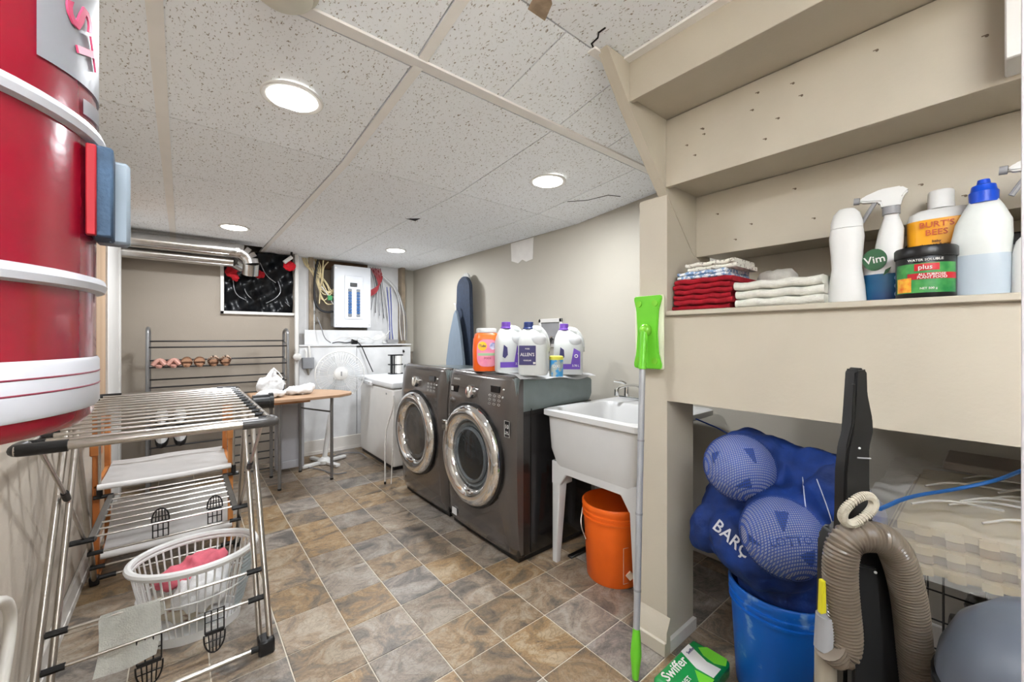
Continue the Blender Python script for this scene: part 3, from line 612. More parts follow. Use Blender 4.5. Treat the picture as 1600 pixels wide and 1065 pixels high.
        part('side_recess',MB().box(1.62,1.68,y0+.0,y0+.008,.44,.47,bev=.003).box(1.60,1.70,y0+.001,y0+.008,.40,.44,bev=.003),M_gside,t,label='moulded grip on the side panel'); part('side_rib',MB().box(1.43,1.434,y0,y0+.008,.04,.80).box(1.62,1.665,y0+.001,y0+.008,.12,.40,bev=.003),M_cap if False else M_gside,t)
    else:
        pass
    return t
machine('washing_machine',1.585,2.27,1.945,'graphite front-load washing machine with chrome porthole, nearest the sink',True)
machine('clothes_dryer',2.285,2.97,2.655,'graphite front-load dryer left of the washing machine, beside the freezer',False)
zt=.972
def cloth(u,v):
    x=1.33+.60*u; y=1.56+.60*v; z=.972-.028*u+.006*math.sin(14*u+5*v)*(1 if v<.5 else .4)+.008
    if v<.08: z-=.022*(1-v/.08)*(.7+.3*math.sin(12*u))
    return Vector((x+.01*math.sin(9*v),y,z))
solo('white_towel',MB().grid(cloth,40,30,.004),M_cloth,'white towel spread over the washing machine top beneath the jugs','towel')

# ---------------- bottles on the machines ----------------
def at(x,y,z,turn=0): return (x,y,z), math.atan2(-x,y)+turn   # local -Y faces the viewer side of the room
M_pp=mat('translucent_hdpe',(204,207,205),.35,var=.02,scale=4)
M_purple=mat('purple_cap',(112,70,170),.4); M_plab=mat('purple_label',(104,70,170),.5); M_navy=mat('navy_label',(58,54,104),.5)
def jug(x,y,z,h,w,d,capm,label,labelfn,turn=0,group='translucent jugs on the washer'):
    loc,rz=at(x,y,z,turn); t=thing('jug',label,'jug',loc,rz,group,local=True)
    b=part('body',MB().lathe([(.46*w,0),(.5*w,.01),(.5*w,h*.55),(.49*w,h*.64),(.44*w,h*.72,-.02*w),(.34*w,h*.80,-.07*w),(.24*w,h*.86,-.12*w),(.19*w,h*.885,-.14*w)],seg=40,sx=1,sy=d/w,pw=4.2),M_pp,t)
    part('handle',MB().tube([(-.0*w,0,h*.87),(.18*w,0,h*.88),(.36*w,0,h*.80),(.47*w,0,h*.62),(.47*w,0,h*.45)],[.024,.022,.02,.02,.018],seg=12,smooth=3),M_pp,t)
    part('grip_hollow',MB().sphere((.20*w,-d*.39,h*.68),.036,sc=(1.15,.55,1.0)),mat('hdpe_grip',(206,208,210),.4),t,label='deep finger hollow behind the handle')  # ellipsoid stands for the hollow, in nearly the body's own tone
    part('cap',MB().lathe([(.031,0),(.031,.006),(.026,.01),(.025,.036),(.022,.038)],(-.14*w,0,h*.885),seg=24),capm,t)
    labelfn(t,w,d,h); return t
def lab_purple(t,w,d,h):
    y=-d*.5-.0006
    part('label',MB().prism([(-.42*w,.03),(.38*w,.03),(.38*w,.13),(.16*w,.15),(.06*w,.06),(-.42*w,.06)],'y',y-.0006,y),M_plab,t)
    part('label_flower',MB().prism([(-.34*w,.09),(-.26*w,.08),(-.16*w,.10),(-.18*w,.14),(-.30*w,.155)],'y',y-.0006,y),M_navy,t)
    part('label_print',text('3.78 L',.016,(.22*w,y-.001,.05),(1,0,0),(0,0,1)),M_white,t); part('label_ring',MB().torus((.24*w,y-.001,.105),.008,.0025,'y',16,5),M_white,t)
def lab_allens(t,w,d,h):
    y=-d*.5-.0006
    part('label',MB().box(-.46*w,.10*w,y-.0006,y,.055,.155),M_navy,t)
    part('label_print',text("ALLEN'S",.024,(-.18*w,y-.001,.108),(1,0,0),(0,0,1),sx=.85),M_white,t)
    part('label_print',text('VINEGAR',.010,(-.18*w,y-.001,.078),(1,0,0),(0,0,1)),M_white,t); part('label_print',text('PURE',.010,(-.18*w,y-.001,.138),(1,0,0),(0,0,1)),M_white,t); part('label_volume',MB().box(.01*w,.09*w,y-.0012,y-.0006,.06,.07),M_white,t)
def nolab(t,w,d,h): pass
zt=.982
jug(1.43,1.765,zt,.275,.165,.115,M_purple,'white jug with purple cap just right of the orange detergent tub',lab_purple,.25)
jug(1.70,1.84,zt-.012,.265,.15,.11,mat('red_cap',(186,44,50),.4),'jug with a red cap mostly hidden behind the navy labelled jug',nolab,.2)
jug(1.44,1.585,zt-.002,.272,.155,.125,mat('navy_cap',(40,58,120),.4),'clear jug with square navy label and navy cap, nearest the viewer',lab_allens,.0)
jug(1.74,1.61,zt-.016,.285,.165,.12,M_purple,'white jug with purple cap at the right end of the machine top',lab_purple,.1)
loc,rz=at(1.385,1.93,zt,.12)
t=thing('detergent_tub','orange laundry detergent tub with pink front label','tub',loc,rz,local=True)
M_or=mat('tide_orange',(240,100,30),.35,var=.03)
part('body',MB().lathe([(.07,0),(.078,.012),(.080,.12),(.076,.185),(.066,.215),(.05,.225)],seg=36,sx=1,sy=.72,pw=3.2),M_or,t)
part('lid',MB().lathe([(.058,.222),(.060,.228),(.058,.245),(.05,.248)],seg=30,sx=1,sy=.75,pw=3),M_pp,t)
yy=-.0585
part('label',MB().prism([(.062*math.copysign(abs(math.cos(a))**.6,math.cos(a)),.105+.078*math.copysign(abs(math.sin(a))**.6,math.sin(a))) for a in [2*PI*k/28 for k in range(28)]],'y',yy-.001,yy),mat('pink_label',(226,140,160),.5,rgb2=(214,120,150),scale=20),t)
part('label_ring',MB().cyl((-.03,yy-.0012,.145),(-.03,yy-.002,.145),.026,seg=24),mat('tide_yellow',(244,190,40),.5),t); part('label_print',text('Tide',.022,(-.03,yy-.0026,.146),(1,0,0),(0,0,1)),M_navy,t)
part('label_pod',MB().sphere((.03,yy,.145),.024,sc=(1,.08,1)),mat('pod_blue',(70,80,150),.4,rgb2=(220,220,235),scale=30),t); part('label_stripe',MB().box(-.056,.056,yy-.0016,yy-.001,.09,.105),mat('pale_green_print',(160,190,150),.5),t); part('label_print',text('PODS',.016,(0,yy-.0022,.075),(1,0,0),(0,0,1)),mat('maroon_print',(150,60,90),.5),t)
loc,rz=at(1.53,1.50,zt-.01,0)
t=thing('wipes_canister','small blue and grey canister with yellow lid in front of the right jug','canister',loc,rz,local=True)
part('body',MB().cyl((0,0,0),(0,0,.088),.036,seg=28),mat('blue_canister_print',(60,150,210),.4,rgb2=(170,180,176),scale=26,ramp=(.45,.55)),t); part('lid',MB().lathe([(.037,.088),(.038,.092),(.037,.105),(.03,.108)],seg=28),mat('yellow_lid',(232,226,90),.4),t)
part('label_print',text('OXI',.022,(0,-.0372,.055),(1,0,0),(0,0,1)),M_white,t)
# outlet box with hoses
t=thing('washer_outlet_box','white plastic washer outlet box set in the right wall','outlet box',(2.19,2.21,1.11))
part('frame',MB().box(2.186,2.2,2.09,2.34,1.29,1.32,bev=.003).box(2.186,2.2,2.09,2.34,1.10,1.125,bev=.003).box(2.186,2.2,2.09,2.115,1.10,1.32,bev=.003).box(2.186,2.2,2.315,2.34,1.10,1.32,bev=.003),M_white,t)
part('recess',MB().box(2.196,2.199,2.115,2.315,1.12,1.295),M_gplast,t)
part('hose',MB().tube([(2.17,2.16,1.17),(2.13,2.15,1.16),(2.08,2.12,1.08),(2.02,2.10,.96)],.012,seg=8,smooth=2),M_black,t); part('hose',MB().tube([(2.17,2.24,1.17),(2.12,2.24,1.15),(2.07,2.22,1.05),(2.02,2.20,.96)],.012,seg=8,smooth=2),M_black,t); part('valve',MB().cyl((2.195,2.16,1.17),(2.15,2.16,1.17),.016,seg=12).cyl((2.195,2.24,1.17),(2.15,2.24,1.17),.016,seg=12),M_chrome,t)
# ironing boards
t=thing('ironing_board','navy-covered ironing board standing against the right wall behind the dryer','ironing board',(2.10,3.30,0))
def taper(yc,w,z0,z1,tw):
    P=[(yc-w/2,z0),(yc+w/2,z0)]
    for k in range(13):
        a=PI*k/12; P.append((yc+tw/2*math.cos(a),z1-tw*.5+tw*.5*math.sin(a)))
    return P
part('board',MB().prism(taper(3.29,.36,.35,1.76,.24),'x',2.085,2.12,bev=.008),mat('navy_board_cover',(44,56,76),.7,var=.12,scale=40),t)
part('foil_end',MB().prism(taper(3.31,.20,1.62,1.80,.16),'x',2.122,2.14,bev=.005),mat('foil_cover',(190,190,186),.5,var=.1,scale=40),t)
part('leg',MB().tube([(2.135,3.18,0),(2.15,3.30,1.0),(2.14,3.36,1.5)],.01,seg=8),M_rtube,t); part('leg',MB().tube([(2.135,3.42,0),(2.15,3.30,1.0),(2.14,3.22,1.5)],.01,seg=8),M_rtube,t)
t=thing('sleeve_board','slim pointed grey ironing board left of the navy one','ironing board',(2.03,3.35,0))
part('board',MB().prism([(3.18,.30),(3.50,.30),(3.50,.95),(3.44,1.2),(3.36,1.40),(3.325,1.44),(3.29,1.40),(3.23,1.2),(3.18,.95)],'x',2.02,2.045,bev=.006),mat('grey_board_cover',(126,140,154),.7,var=.1,scale=60,stretch=(1,8,.3)),t); part('hook',MB().tube([(2.03,3.325,1.43),(2.03,3.33,1.49),(2.03,3.36,1.50)],.006,seg=6,smooth=1),M_white,t); part('leg',MB().cyl((2.05,3.34,0),(2.05,3.34,.9),.01,seg=8),M_rtube,t)

# ---------------- laundry sink ----------------
t=thing('laundry_sink','white plastic laundry tub sink on four legs between washer and post','sink',(1.82,1.25,0))
M_sink=mat('sink_white',(204,204,203),.32,var=.01)
def rr(x0,x1,y0,y1,r,z,n=5):
    P=[]
    for cx_,cy_,a0 in ((x1-r,y1-r,0),(x0+r,y1-r,PI/2),(x0+r,y0+r,PI),(x1-r,y0+r,1.5*PI)):
        for k in range(n+1):
            a=a0+PI/2*k/n; P.append(Vector((cx_+r*math.cos(a),cy_+r*math.sin(a),z)))
    return P
sx0,sx1,sy0,sy1=1.465,2.185,.955,1.545
sx1=2.15
part('basin',MB().rings([rr(sx0+.05,1.89,sy0+.045,sy1-.045,.05,.50),rr(sx0+.025,1.915,sy0+.02,sy1-.02,.05,.60),rr(sx0+.018,1.94,sy0+.012,sy1-.012,.045,.765),rr(sx0,sx1,sy0,sy1,.03,.775),rr(sx0,sx1,sy0,sy1,.03,.80),rr(sx0+.012,sx1-.01,sy0+.012,sy1-.012,.03,.806),rr(sx0+.045,sx1-.20,sy0+.045,sy1-.045,.05,.803),rr(sx0+.06,sx1-.22,sy0+.06,sy1-.06,.05,.78),rr(sx0+.09,sx1-.26,sy0+.09,sy1-.09,.05,.52)]),M_sink,t)
part('drain',MB().cyl((1.72,1.25,.519),(1.72,1.25,.523),.035,seg=20),M_chrome,t)
def leg(xa,ya,dx,dy):
    m=MB(); zs_=[(.52,.075),(.47,.07),(.42,.032),(.0,.018)]
    m.box(min(xa,xa+dx*.10),max(xa,xa+dx*.10),min(ya,ya+dy*.055),max(ya,ya+dy*.055),.405,.525,bev=.006)
    m.rings([rr(min(xa,xa+dx*w),max(xa,xa+dx*w),min(ya,ya+dy*w),max(ya,ya+dy*w),.006,z,2) for z,w in ((.0,.032),(.41,.055))])
    return m
for xa,dx in ((1.515,1),(1.91,-1)):
    for ya,dy in ((.985,1),(1.515,-1)): part('leg',leg(xa,ya,dx,dy),M_sink,t)
def apron(y0,y1): return [(y0,.53),(y1,.53),(y1,.41),(y1-.055,.41),(y1-.10,.475),(y0+.10,.475),(y0+.055,.41),(y0,.41)]
part('apron',MB().prism(apron(.985,1.515),'x',1.512,1.535,bev=.003),M_sink,t); part('apron',MB().prism(apron(1.515,1.91),'y',.983,1.003,bev=.003),M_sink,t); part('apron',MB().prism(apron(1.515,1.91),'y',1.497,1.517,bev=.003),M_sink,t)
f=thing('faucet','chrome faucet on the back deck of the laundry sink','faucet',(2.10,1.46,.806))
part('base',MB().box(2.075,2.125,1.27,1.50,.806,.822,bev=.006,seg=2),M_chrome,f); part('handle_post',MB().cyl((2.10,1.46,.82),(2.10,1.46,.885),.017,.014,seg=16),M_chrome,f); part('lever',MB().tube([(2.10,1.46,.885),(2.09,1.475,.905),(2.05,1.52,.912)],.011,seg=10,smooth=1),M_chrome,f)
part('spout',MB().tube([(2.10,1.36,.82),(2.10,1.36,.87),(2.08,1.37,.895),(2.0,1.39,.90),(1.93,1.405,.885),(1.925,1.405,.865)],.009,seg=10,smooth=2),M_chrome,f); part('spray_head',MB().cyl((1.925,1.405,.845),(1.925,1.405,.88),.014,seg=12),M_chrome,f)
def bucket(name,label,x,y,h,rt_,rb,m,rz=0,grp=None):
    t=thing(name,label,'bucket',(x,y,0),rz,local=True)
    part('body',MB().lathe([(rb*.96,0),(rb,.008),(rt_*.985,h*.80),(rt_*1.03,h*.81),(rt_*1.03,h*.83),(rt_*.99,h*.835),(rt_*.99,h*.865),(rt_*1.035,h*.87),(rt_*1.035,h*.89),(rt_,h*.895),(rt_,h*.935),(rt_*1.04,h*.94),(rt_*1.045,h*.985),(rt_*1.02,h),(rt_*.985,h),(rt_*.965,h*.9),(rb*.93,.02),(.001,.018)],seg=48,cap=True),m,t)
    return t
b=bucket('orange_bucket','orange plastic pail standing under the laundry sink',1.665,1.235,.37,.148,.130,mat('bucket_orange',(240,104,24),.4,var=.04,scale=8),rz=math.atan2(-1.66,1.23))
part('bail_handle',MB().tube([(-.152,0,.315),(-.162,-.03,.24),(-.13,-.09,.20)],.003,seg=6,smooth=2),M_steel,b)
part('label_frame',MB().tube([(.045,-.129,.03),(.12,-.0725,.03),(.125,-.08,.20),(.045,-.1385,.20)],.0015,seg=4,closed=True),mat('pale_print',(240,214,190),.5),b); part('label_diamond',MB().prism([(.055,.07),(.075,.09),(.095,.07),(.075,.05)],'y',-.1285,-.114),MATS['pale_print'],b)
solo('black_strap',MB().box(1.60,1.95,1.455,1.485,0,.012,bev=.003),M_black,'short black bar lying on the floor behind the sink leg','bar')

# ---------------- floor mop ----------------
t=thing('flat_mop','lime green flat mop leaning upside down against the post','mop',(1.2,.8,0))
M_lime=mat('lime_plastic',(110,200,50),.35,var=.03); M_lime2=mat('lime_translucent',(140,220,70),.25,alpha=.85)
part('head_plate',MB().prism([(.803,1.06),(.912,1.06),(.916,1.075),(.905,1.12),(.900,1.20),(.905,1.28),(.916,1.325),(.912,1.335),(.803,1.335),(.799,1.325),(.812,1.28),(.817,1.20),(.812,1.12),(.799,1.075)],'x',1.362,1.374,bev=.003),M_lime,t)
part('pad',MB().box(1.374,1.386,.798,.918,1.058,1.337,bev=.004),mat('mop_pad',(226,232,200),.8),t)
for y in (.824,.892):
    for z in (1.09,1.305): part('grip_slot',MB().cyl((1.358,y,z),(1.364,y,z),.012,seg=16),M_lime2,t)
part('swivel',MB().sphere((1.352,.858,1.205),.024,sc=(.8,1,1)),M_lime2,t); part('neck',MB().cyl((1.345,.858,1.20),(1.325,.853,1.06),.013,.014,seg=14),M_lime,t)
p0,p1=Vector((1.325,.853,1.06)),Vector((1.20,.80,0.0))
part('pole',MB().cyl(p0,p0.lerp(p1,.845),.0115,seg=16),mat('grey_pole',(176,178,182),.3,metal=.3),t)
for f in (.24,.48,.72): part('pole_joint',MB().cyl(p0.lerp(p1,f),p0.lerp(p1,f+.006),.0128,seg=16),M_gplast,t)
q=[p0.lerp(p1,k) for k in (.84,.88,.92,.95,.99)]
part('grip',MB().tube(q,[.012,.016,.019,.015,.011],seg=14),M_lime,t)
t=thing('wet_cloth_pack','green and white plastic pack of floor cloths on the tiles by the post','pack',(1.33,.665,0))
M_gn=mat('pack_green',(20,140,66),.25,coat=.5)
part('body',MB().box(1.20,1.47,.60,.735,.002,.06,bev=.014,seg=3),M_gn,t)
zp=.0605
part('print_white',MB().prism([(1.375,.73),(1.43,.73),(1.415,.69),(1.40,.65),(1.405,.605),(1.35,.605),(1.345,.66)],'z',zp,zp+.0006),M_white,t); part('print_lime',MB().prism([(1.43,.60),(1.465,.61),(1.466,.68),(1.44,.70),(1.418,.67),(1.412,.63)],'z',zp,zp+.0006),M_lime,t); part('print_lime',MB().prism([(1.26,.60),(1.345,.60),(1.335,.66),(1.30,.63)],'z',zp,zp+.0006),M_lime,t)
part('lettering',text('Swiffer',.048,(1.285,.705,zp+.001),(1,0,0),(0,1,0),shear=.2),M_white,t); part('lettering',text('WET',.022,(1.27,.655,zp+.001),(1,0,0),(0,1,0)),M_white,t); part('lettering',text('Swiffer',.016,(1.405,.71,zp+.001),(1,0,0),(0,1,0)),M_navy,t)

# ---------------- things on the stair shelf ----------------
SH=1.277
def folded(name,label,x0,x1,y0,y1,z0,n,th,m,grp=None,seed=1):
    t=thing(name,label,'towels' if n>4 else 'towel',((x0+x1)/2,(y0+y1)/2,z0),group=grp); r=random.Random(seed)
    for k in range(n):
        a=r.uniform(-.008,.008); b=r.uniform(-.008,.008); z=z0+k*th
        pts=[]
        # a fold: rounded edge towards the front, open edge behind
        prof=[(x0+a+th*.45*(1-math.cos(q)) ,z+th*.48-th*.46*math.sin(q)*-1) for q in (-PI/2,-PI/4,0,PI/4,PI/2)]
        prof=[(x0+a+.5*th*(1-math.cos(q)),z+th*.5+th*.47*math.sin(q)) for q in [PI*(-.5+i/8) for i in range(9)]]+[(x1+a,z+th*.97),(x1+a,z+th*.03)]
        ny=12; rs=[]
        for i in range(ny+1):
            y=y0+b+(y1-y0)*i/ny; wv=.0025*math.sin(9*i/ny*2+k)
            rs.append([Vector((px_+wv,y,pz+ (wv if pz>z0+.004 else 0))) for px_,pz in prof])
        part('fold',MB().rings(rs),m,t)
    return t
M_red=mat('red_terry',(170,18,36),.95,var=.15,scale=50,bump=.6,bscale=300); M_whtw=mat('cream_terry',(224,222,212),.95,var=.06,scale=50,bump=.6,bscale=300)
folded('red_towel_stack','stack of folded dark red towels at the left end of the stair shelf',1.43,1.66,.585,.79,SH,6,.019,M_red,seed=2)
folded('patterned_cloth','folded blue and white cloth on top of the red towels',1.44,1.64,.60,.775,SH+.114,2,.014,mat('blue_weave',(120,150,190),.9,rgb2=(225,228,232),scale=80,ramp=(.45,.55)),seed=5)
folded('checked_cloth','folded cream checked dish cloth topmost on the red towels',1.45,1.63,.575,.745,SH+.142,2,.015,mat('cream_check',(226,222,212),.9,rgb2=(150,140,130),scale=90,ramp=(.38,.44)),seed=9)
folded('white_towel_stack','loosely folded cream towel on the stair shelf beside the white bottle',1.43,1.64,.335,.575,SH,3,.028,M_whtw,seed=4)
solo('grey_towel',MB().sphere((1.60,.50,SH+.095),.055,sc=(1,1.3,.75)).box(1.55,1.68,.45,.57,SH+.002,SH+.09,bev=.01),mat('warm_grey_terry',(190,186,178),.95,var=.05,scale=60,bump=.5),'warm grey cloth heaped behind the cream towel','towel',mods=rm(.012,4,.02,.03))
# white body lotion bottle
loc,rz=at(1.49,.290,SH); t=thing('lotion_bottle','plain white body lotion bottle, first bottle right of the towels','bottle',loc,rz,'bottles on the stair shelf',local=True)
part('body',MB().lathe([(.040,0),(.044,.008),(.041,.05),(.034,.10),(.037,.15),(.040,.19),(.037,.215)],seg=30,sy=.65,pw=2.3),M_plast,t); part('cap',MB().lathe([(.037,.216),(.036,.235),(.030,.258),(.018,.272),(.001,.276)],seg=30,sy=.68,pw=2.2),M_plast,t)
def spray(loc,rz,label,bodym,wide=1,h=.20):
    t=thing('spray_bottle',label,'bottle',loc,rz,'bottles on the stair shelf',local=True)
    part('body',MB().lathe([(.050*wide,0),(.053*wide,.008),(.052*wide,h*.45),(.046*wide,h*.58),(.034*wide,h*.70,.006),(.030*wide,h*.95,.012),(.016,h*1.12,.012),(.016,h*1.17,.012)],seg=32,sy=.6,pw=2.4),bodym,t)
    hd=part('trigger_head',MB().prism([(-.058,h*1.39),(-.052,h*1.36),(-.012,h*1.33),(-.008,h*1.24),(.030,h*1.24),(.036,h*1.36),(.048,h*1.43),(.032,h*1.50),(-.01,h*1.50),(-.045,h*1.44)],'y',-.012,.012,bev=.004),M_plast,t)
    part('nozzle',MB().cyl((-.068,0,h*1.40),(-.055,0,h*1.395),.010,seg=12),M_gplast,hd); part('trigger',MB().tube([(-.022,0,h*1.34),(-.036,0,h*1.22),(-.050,0,h*1.10)],.0055,seg=8,smooth=1),M_gplast,hd)
    part('collar',MB().cyl((.012,0,h*1.15),(.012,0,h*1.25),.019,seg=20),M_gplast,t); return t
loc,rz=at(1.53,.212,SH); t=spray(loc,rz,'white trigger spray bottle with green oval and blue label',M_plast,.88,.212)
def ov(cx_,cz_,a,b,n=24): return [(cx_+a*math.cos(2*PI*k/n),cz_+b*math.sin(2*PI*k/n)) for k in range(n)]
M_vgreen=mat('vim_green',(16,84,40),.4); M_vblue=mat('vim_blue',(14,54,110),.35,rgb2=(30,96,130),scale=8)
part('label_oval',MB().prism(ov(-.022,.118,.026,.030),'y',-.0335,-.026),M_vgreen,t); part('lettering',text('Vim',.028,(-.022,-.0342,.117),(1,0,.15),(-.15,0,1)),M_white,t)
part('label_wrap',MB().lathe([(.0474,.006),(.0482,.03),(.0474,.078)],seg=32,sy=.6,pw=2.4,cap=False),M_vblue,t)
for k in range(3): part('label_dot',MB().cyl((.026,-.0325,.02+.022*k),(.026,-.029,.02+.022*k),.0085,seg=16),mat('pale_blue_print',(170,200,225),.4),t)
part('label_leaf',MB().prism([(-.005,.072),(.0,.088),(.012,.095),(.006,.08)],'y',-.033,-.0315),M_vgreen,t)
# tub of plant food
loc,rz=at(1.465,.128,SH); t=thing('plant_food_tub','short round black tub with green and red label in the middle of the shelf','tub',loc,rz,local=True)
part('body',MB().lathe([(.052,0),(.055,.004),(.055,.10),(.053,.104)],seg=40),M_black,t); part('lid',MB().lathe([(.057,.102),(.058,.105),(.058,.124),(.055,.128)],seg=40),M_black,t)
def wrap(z0,z1,a0,a1,r,m,name='label_band'):
    return part(name,MB().grid(lambda u,v:Vector((r*math.sin(a0+(a1-a0)*u),-r*math.cos(a0+(a1-a0)*u),z0+(z1-z0)*v)),16,1),m,t)
wrap(.012,.085,-1.2,1.2,.0554,mat('leaf_green_print',(24,120,58),.4,rgb2=(80,160,80),scale=30)); wrap(.045,.060,-.6,1.2,.0559,mat('label_red',(200,30,44),.4)); wrap(.014,.05,-1.1,-.45,.0562,mat('flower_orange',(236,96,30),.5,rgb2=(250,190,60),scale=60),'label_flower'); wrap(.066,.083,-.35,.45,.0562,MATS['label_red'],'label_logo')
def ctext(body,size,a,z,r,m):
    part('lettering',text(body,size,(r*math.sin(a),-r*math.cos(a),z),(math.cos(a),math.sin(a),0),(0,0,1)),m,t)
ctext('plus',.016,0,.074,.0572,M_white); ctext('ALL PURPOSE',.008,.2,.0555,.0575,M_white); ctext('PLANT FOOD',.0085,.2,.0485,.0575,M_white); ctext('WATER SOLUBLE',.008,0,.092,.0572,M_white); ctext('NET 500 g',.007,.1,.022,.0572,M_white)
# yellow shampoo bottle behind the tub
loc,rz=at(1.575,.108,SH); t=thing('shampoo_bottle','yellow labelled bottle with white cap behind the black tub','bottle',loc,rz,'bottles on the stair shelf',local=True)
part('body',MB().lathe([(.055,0),(.06,.01),(.064,.12),(.066,.215),(.060,.235),(.045,.243),(.028,.246)],seg=36,sy=.5,pw=2.5),mat('honey_label',(242,170,30),.4),t)
part('shoulder',MB().lathe([(.0668,.216),(.0608,.236),(.045,.2445),(.02,.247)],seg=36,sy=.5,pw=2.5),M_plast,t); part('cap',MB().lathe([(.026,.246),(.025,.29),(.023,.294)],seg=24),M_plast,t)
part('lettering',text("BURT'S\nBEES",.021,(-.008,-.0345,.19),(1,0,0),(0,0,1)),mat('brick_print',(200,84,40),.5),t); part('lettering',text('baby\nshampoo & wash',.009,(-.008,-.0345,.152),(1,0,0),(0,0,1)),mat('brown_print',(90,50,30),.5),t); part('label_patch',MB().box(-.038,.034,-.0345,-.0335,.10,.128),mat('cream_print',(238,222,200),.5),t)
# cleaner with blue cap
loc,rz=at(1.50,.036,SH); t=thing('cleaner_bottle','pale translucent cleaner bottle with bright blue cap','bottle',loc,rz,'bottles on the stair shelf',local=True)
part('body',MB().lathe([(.046,0),(.048,.01),(.048,.10),(.050,.14),(.046,.18,.003),(.032,.215,.004),(.022,.235,.004)],seg=36,sy=.62,pw=2.5),mat('cloudy_plastic',(222,226,222),.3),t)
part('liquid',MB().lathe([(.0472,.004),(.049,.012),(.049,.10)],seg=36,sy=.63,pw=2.5,cap=False),mat('pale_blue_liquid',(186,198,208),.25,var=.02),t)
part('cap',MB().lathe([(.024,.226),(.025,.252),(.022,.256),(.020,.268),(.012,.271),(.010,.282),(.001,.284)],(.004,0,0),seg=14),mat('bright_blue_cap',(14,74,200),.35),t)
loc,rz=at(1.49,-.060,SH); t=spray(loc,rz,'white spray bottle cut by the right edge of the shelf','x' and M_plast,.95,.21); part('blue_collar',MB().cyl((.012,0,.238),(.012,0,.262),.0195,seg=20),MATS['bright_blue_cap'],t)
t=thing('dark_device','flat black box standing behind the bottles against the riser','box',(1.80,.06,SH))
part('case',MB().box(1.76,1.80,-.12,.20,SH,SH+.19,bev=.005),M_black,t); part('grey_strip',MB().box(1.756,1.761,-.12,.20,SH+.14,SH+.155),M_gplast,t)

# ---------------- drying rack ----------------
t=thing('drying_rack','tall steel folding drying rack with black joints in the left foreground','drying rack',(-.03,2.2,0))
AX0,AX1=-.322,.240
AY0,AY1,AZ=1.60,2.78,.888
# top: two side rails and cross rods
for x in (AX0,AX1): part('side_rail',MB().cyl((x,AY0+.02,AZ),(x,AY1,AZ),.010,seg=14),M_steel,t)
part('end_rod',MB().cyl((AX0-.01,AY0,AZ),(AX1+.0,AY0,AZ),.0125,seg=14),M_steel,t); part('end_rod',MB().cyl((AX0,AY1,AZ),(AX1,AY1,AZ),.010,seg=14),M_steel,t)
n=13
for k in range(n):
    y=AY0+.075+(AY1-AY0-.13)*k/(n-1)
    r_=part('rod',MB().cyl((AX0,y,AZ+.004),(AX1,y,AZ+.004),.0048,seg=8),M_steel,t)
    if k==0: rod_caps=[]
    for x in (AX0,AX1): part('rod_cap',MB().cyl((x-(.012 if x>0 else -.012)*2.6,y,AZ+.004),(x,y,AZ+.004),.0075,seg=8),M_black,r_)
for x,s_ in ((AX0,-1),(AX1,1)):
    part('corner_joint',MB().tube([(x-s_*.085,AY0,AZ),(x-.0*s_,AY0,AZ),(x+.010*s_,AY0+.012,AZ),(x+.004*s_,AY0+.05,AZ)],.0165,seg=12,smooth=1),M_black if x<0 else mat('dark_grey_joint',(74,72,70),.35),t)
    part('far_joint',MB().tube([(x-s_*.09,AY1,AZ),(x,AY1,AZ),(x,AY1-.06,AZ)],.0135,seg=10,smooth=1),M_black,t)
part('hinge_drum',MB().cyl((AX1+.012,2.20,AZ-.01),(AX1+.085,2.20,AZ-.01),.032,seg=16),M_black,t); part('hinge_drum_rim',MB().cyl((AX1+.078,2.20,AZ-.01),(AX1+.094,2.20,AZ-.01),.038,seg=14),M_black,t)
apex=2.20
def ln(x,y0,y1,z0,z1,z): return y0+(y1-y0)*(z-z0)/(z1-z0)
for x,s_ in ((AX0,-1),(AX1,1)):
    xi=x-.0*s_
    part('front_leg',MB().cyl((x+.022*s_*0+.03*s_*.6,1.745,.02),(x,2.15,AZ-.012),.0105,seg=14),M_steel,t)
    part('front_leg',MB().cyl((x-.012*s_,1.775,.02),(x-.028*s_,2.15,AZ-.012),.0095,seg=14),M_steel,t)
    part('rear_leg',MB().cyl((x-.0*s_,2.74,.02),(x-.012*s_,2.20,AZ-.012),.0105,seg=14),M_steel,t)
    part('foot_cap',MB().box(x-.03 if s_<0 else x-.022,x+.022 if s_<0 else x+.03,1.728,1.79,0,.055,bev=.006),M_black,t)
    part('foot_cap',MB().box(x-.018,x+.018,2.725,2.755,0,.045,bev=.005),M_black,t)
    part('foot_cap',MB().cyl((x,2.74,.03),(x-s_*.075,2.74,.03),.012,seg=10),M_black,t)
    # scissor links carrying the middle shelf
    a,b,c=Vector((x-.012*s_,1.70,AZ-.01)),Vector((x-.02*s_,2.0,.645)),Vector((x-.03*s_,2.25,.40))
    part('link',MB().cyl(a,b,.006,seg=10),M_steel,t); part('link',MB().cyl(b,c,.006,seg=10),M_steel,t); part('link_joint',MB().cyl(b+Vector((0,-.02,.016)),b+Vector((0,.02,-.016)),.0105,seg=10),M_black,t)
    part('hanger_rod',MB().cyl((x-.01*s_,2.79,AZ-.01),(x-.012*s_,2.79,.43),.006,seg=10),M_steel,t); part('hanger_cap',MB().cyl((x-.012*s_,2.79,.45),(x-.012*s_,2.79,.40),.012,seg=10),M_black,t)
    part('shelf_side',MB().box(x-.052*s_-.012,x-.052*s_+.012,2.24,2.80,.385,.405,bev=.003),mat('grey_shelf_side',(92,90,86),.4),t)
    part('shelf_clip',MB().tube([(x+.018*s_,2.24,.395),(x-.06*s_,2.24,.395)],.011,seg=8),M_black,t); part('shelf_clip',MB().tube([(x+.01*s_,2.79,.40),(x-.06*s_,2.79,.40)],.010,seg=8),M_black,t)
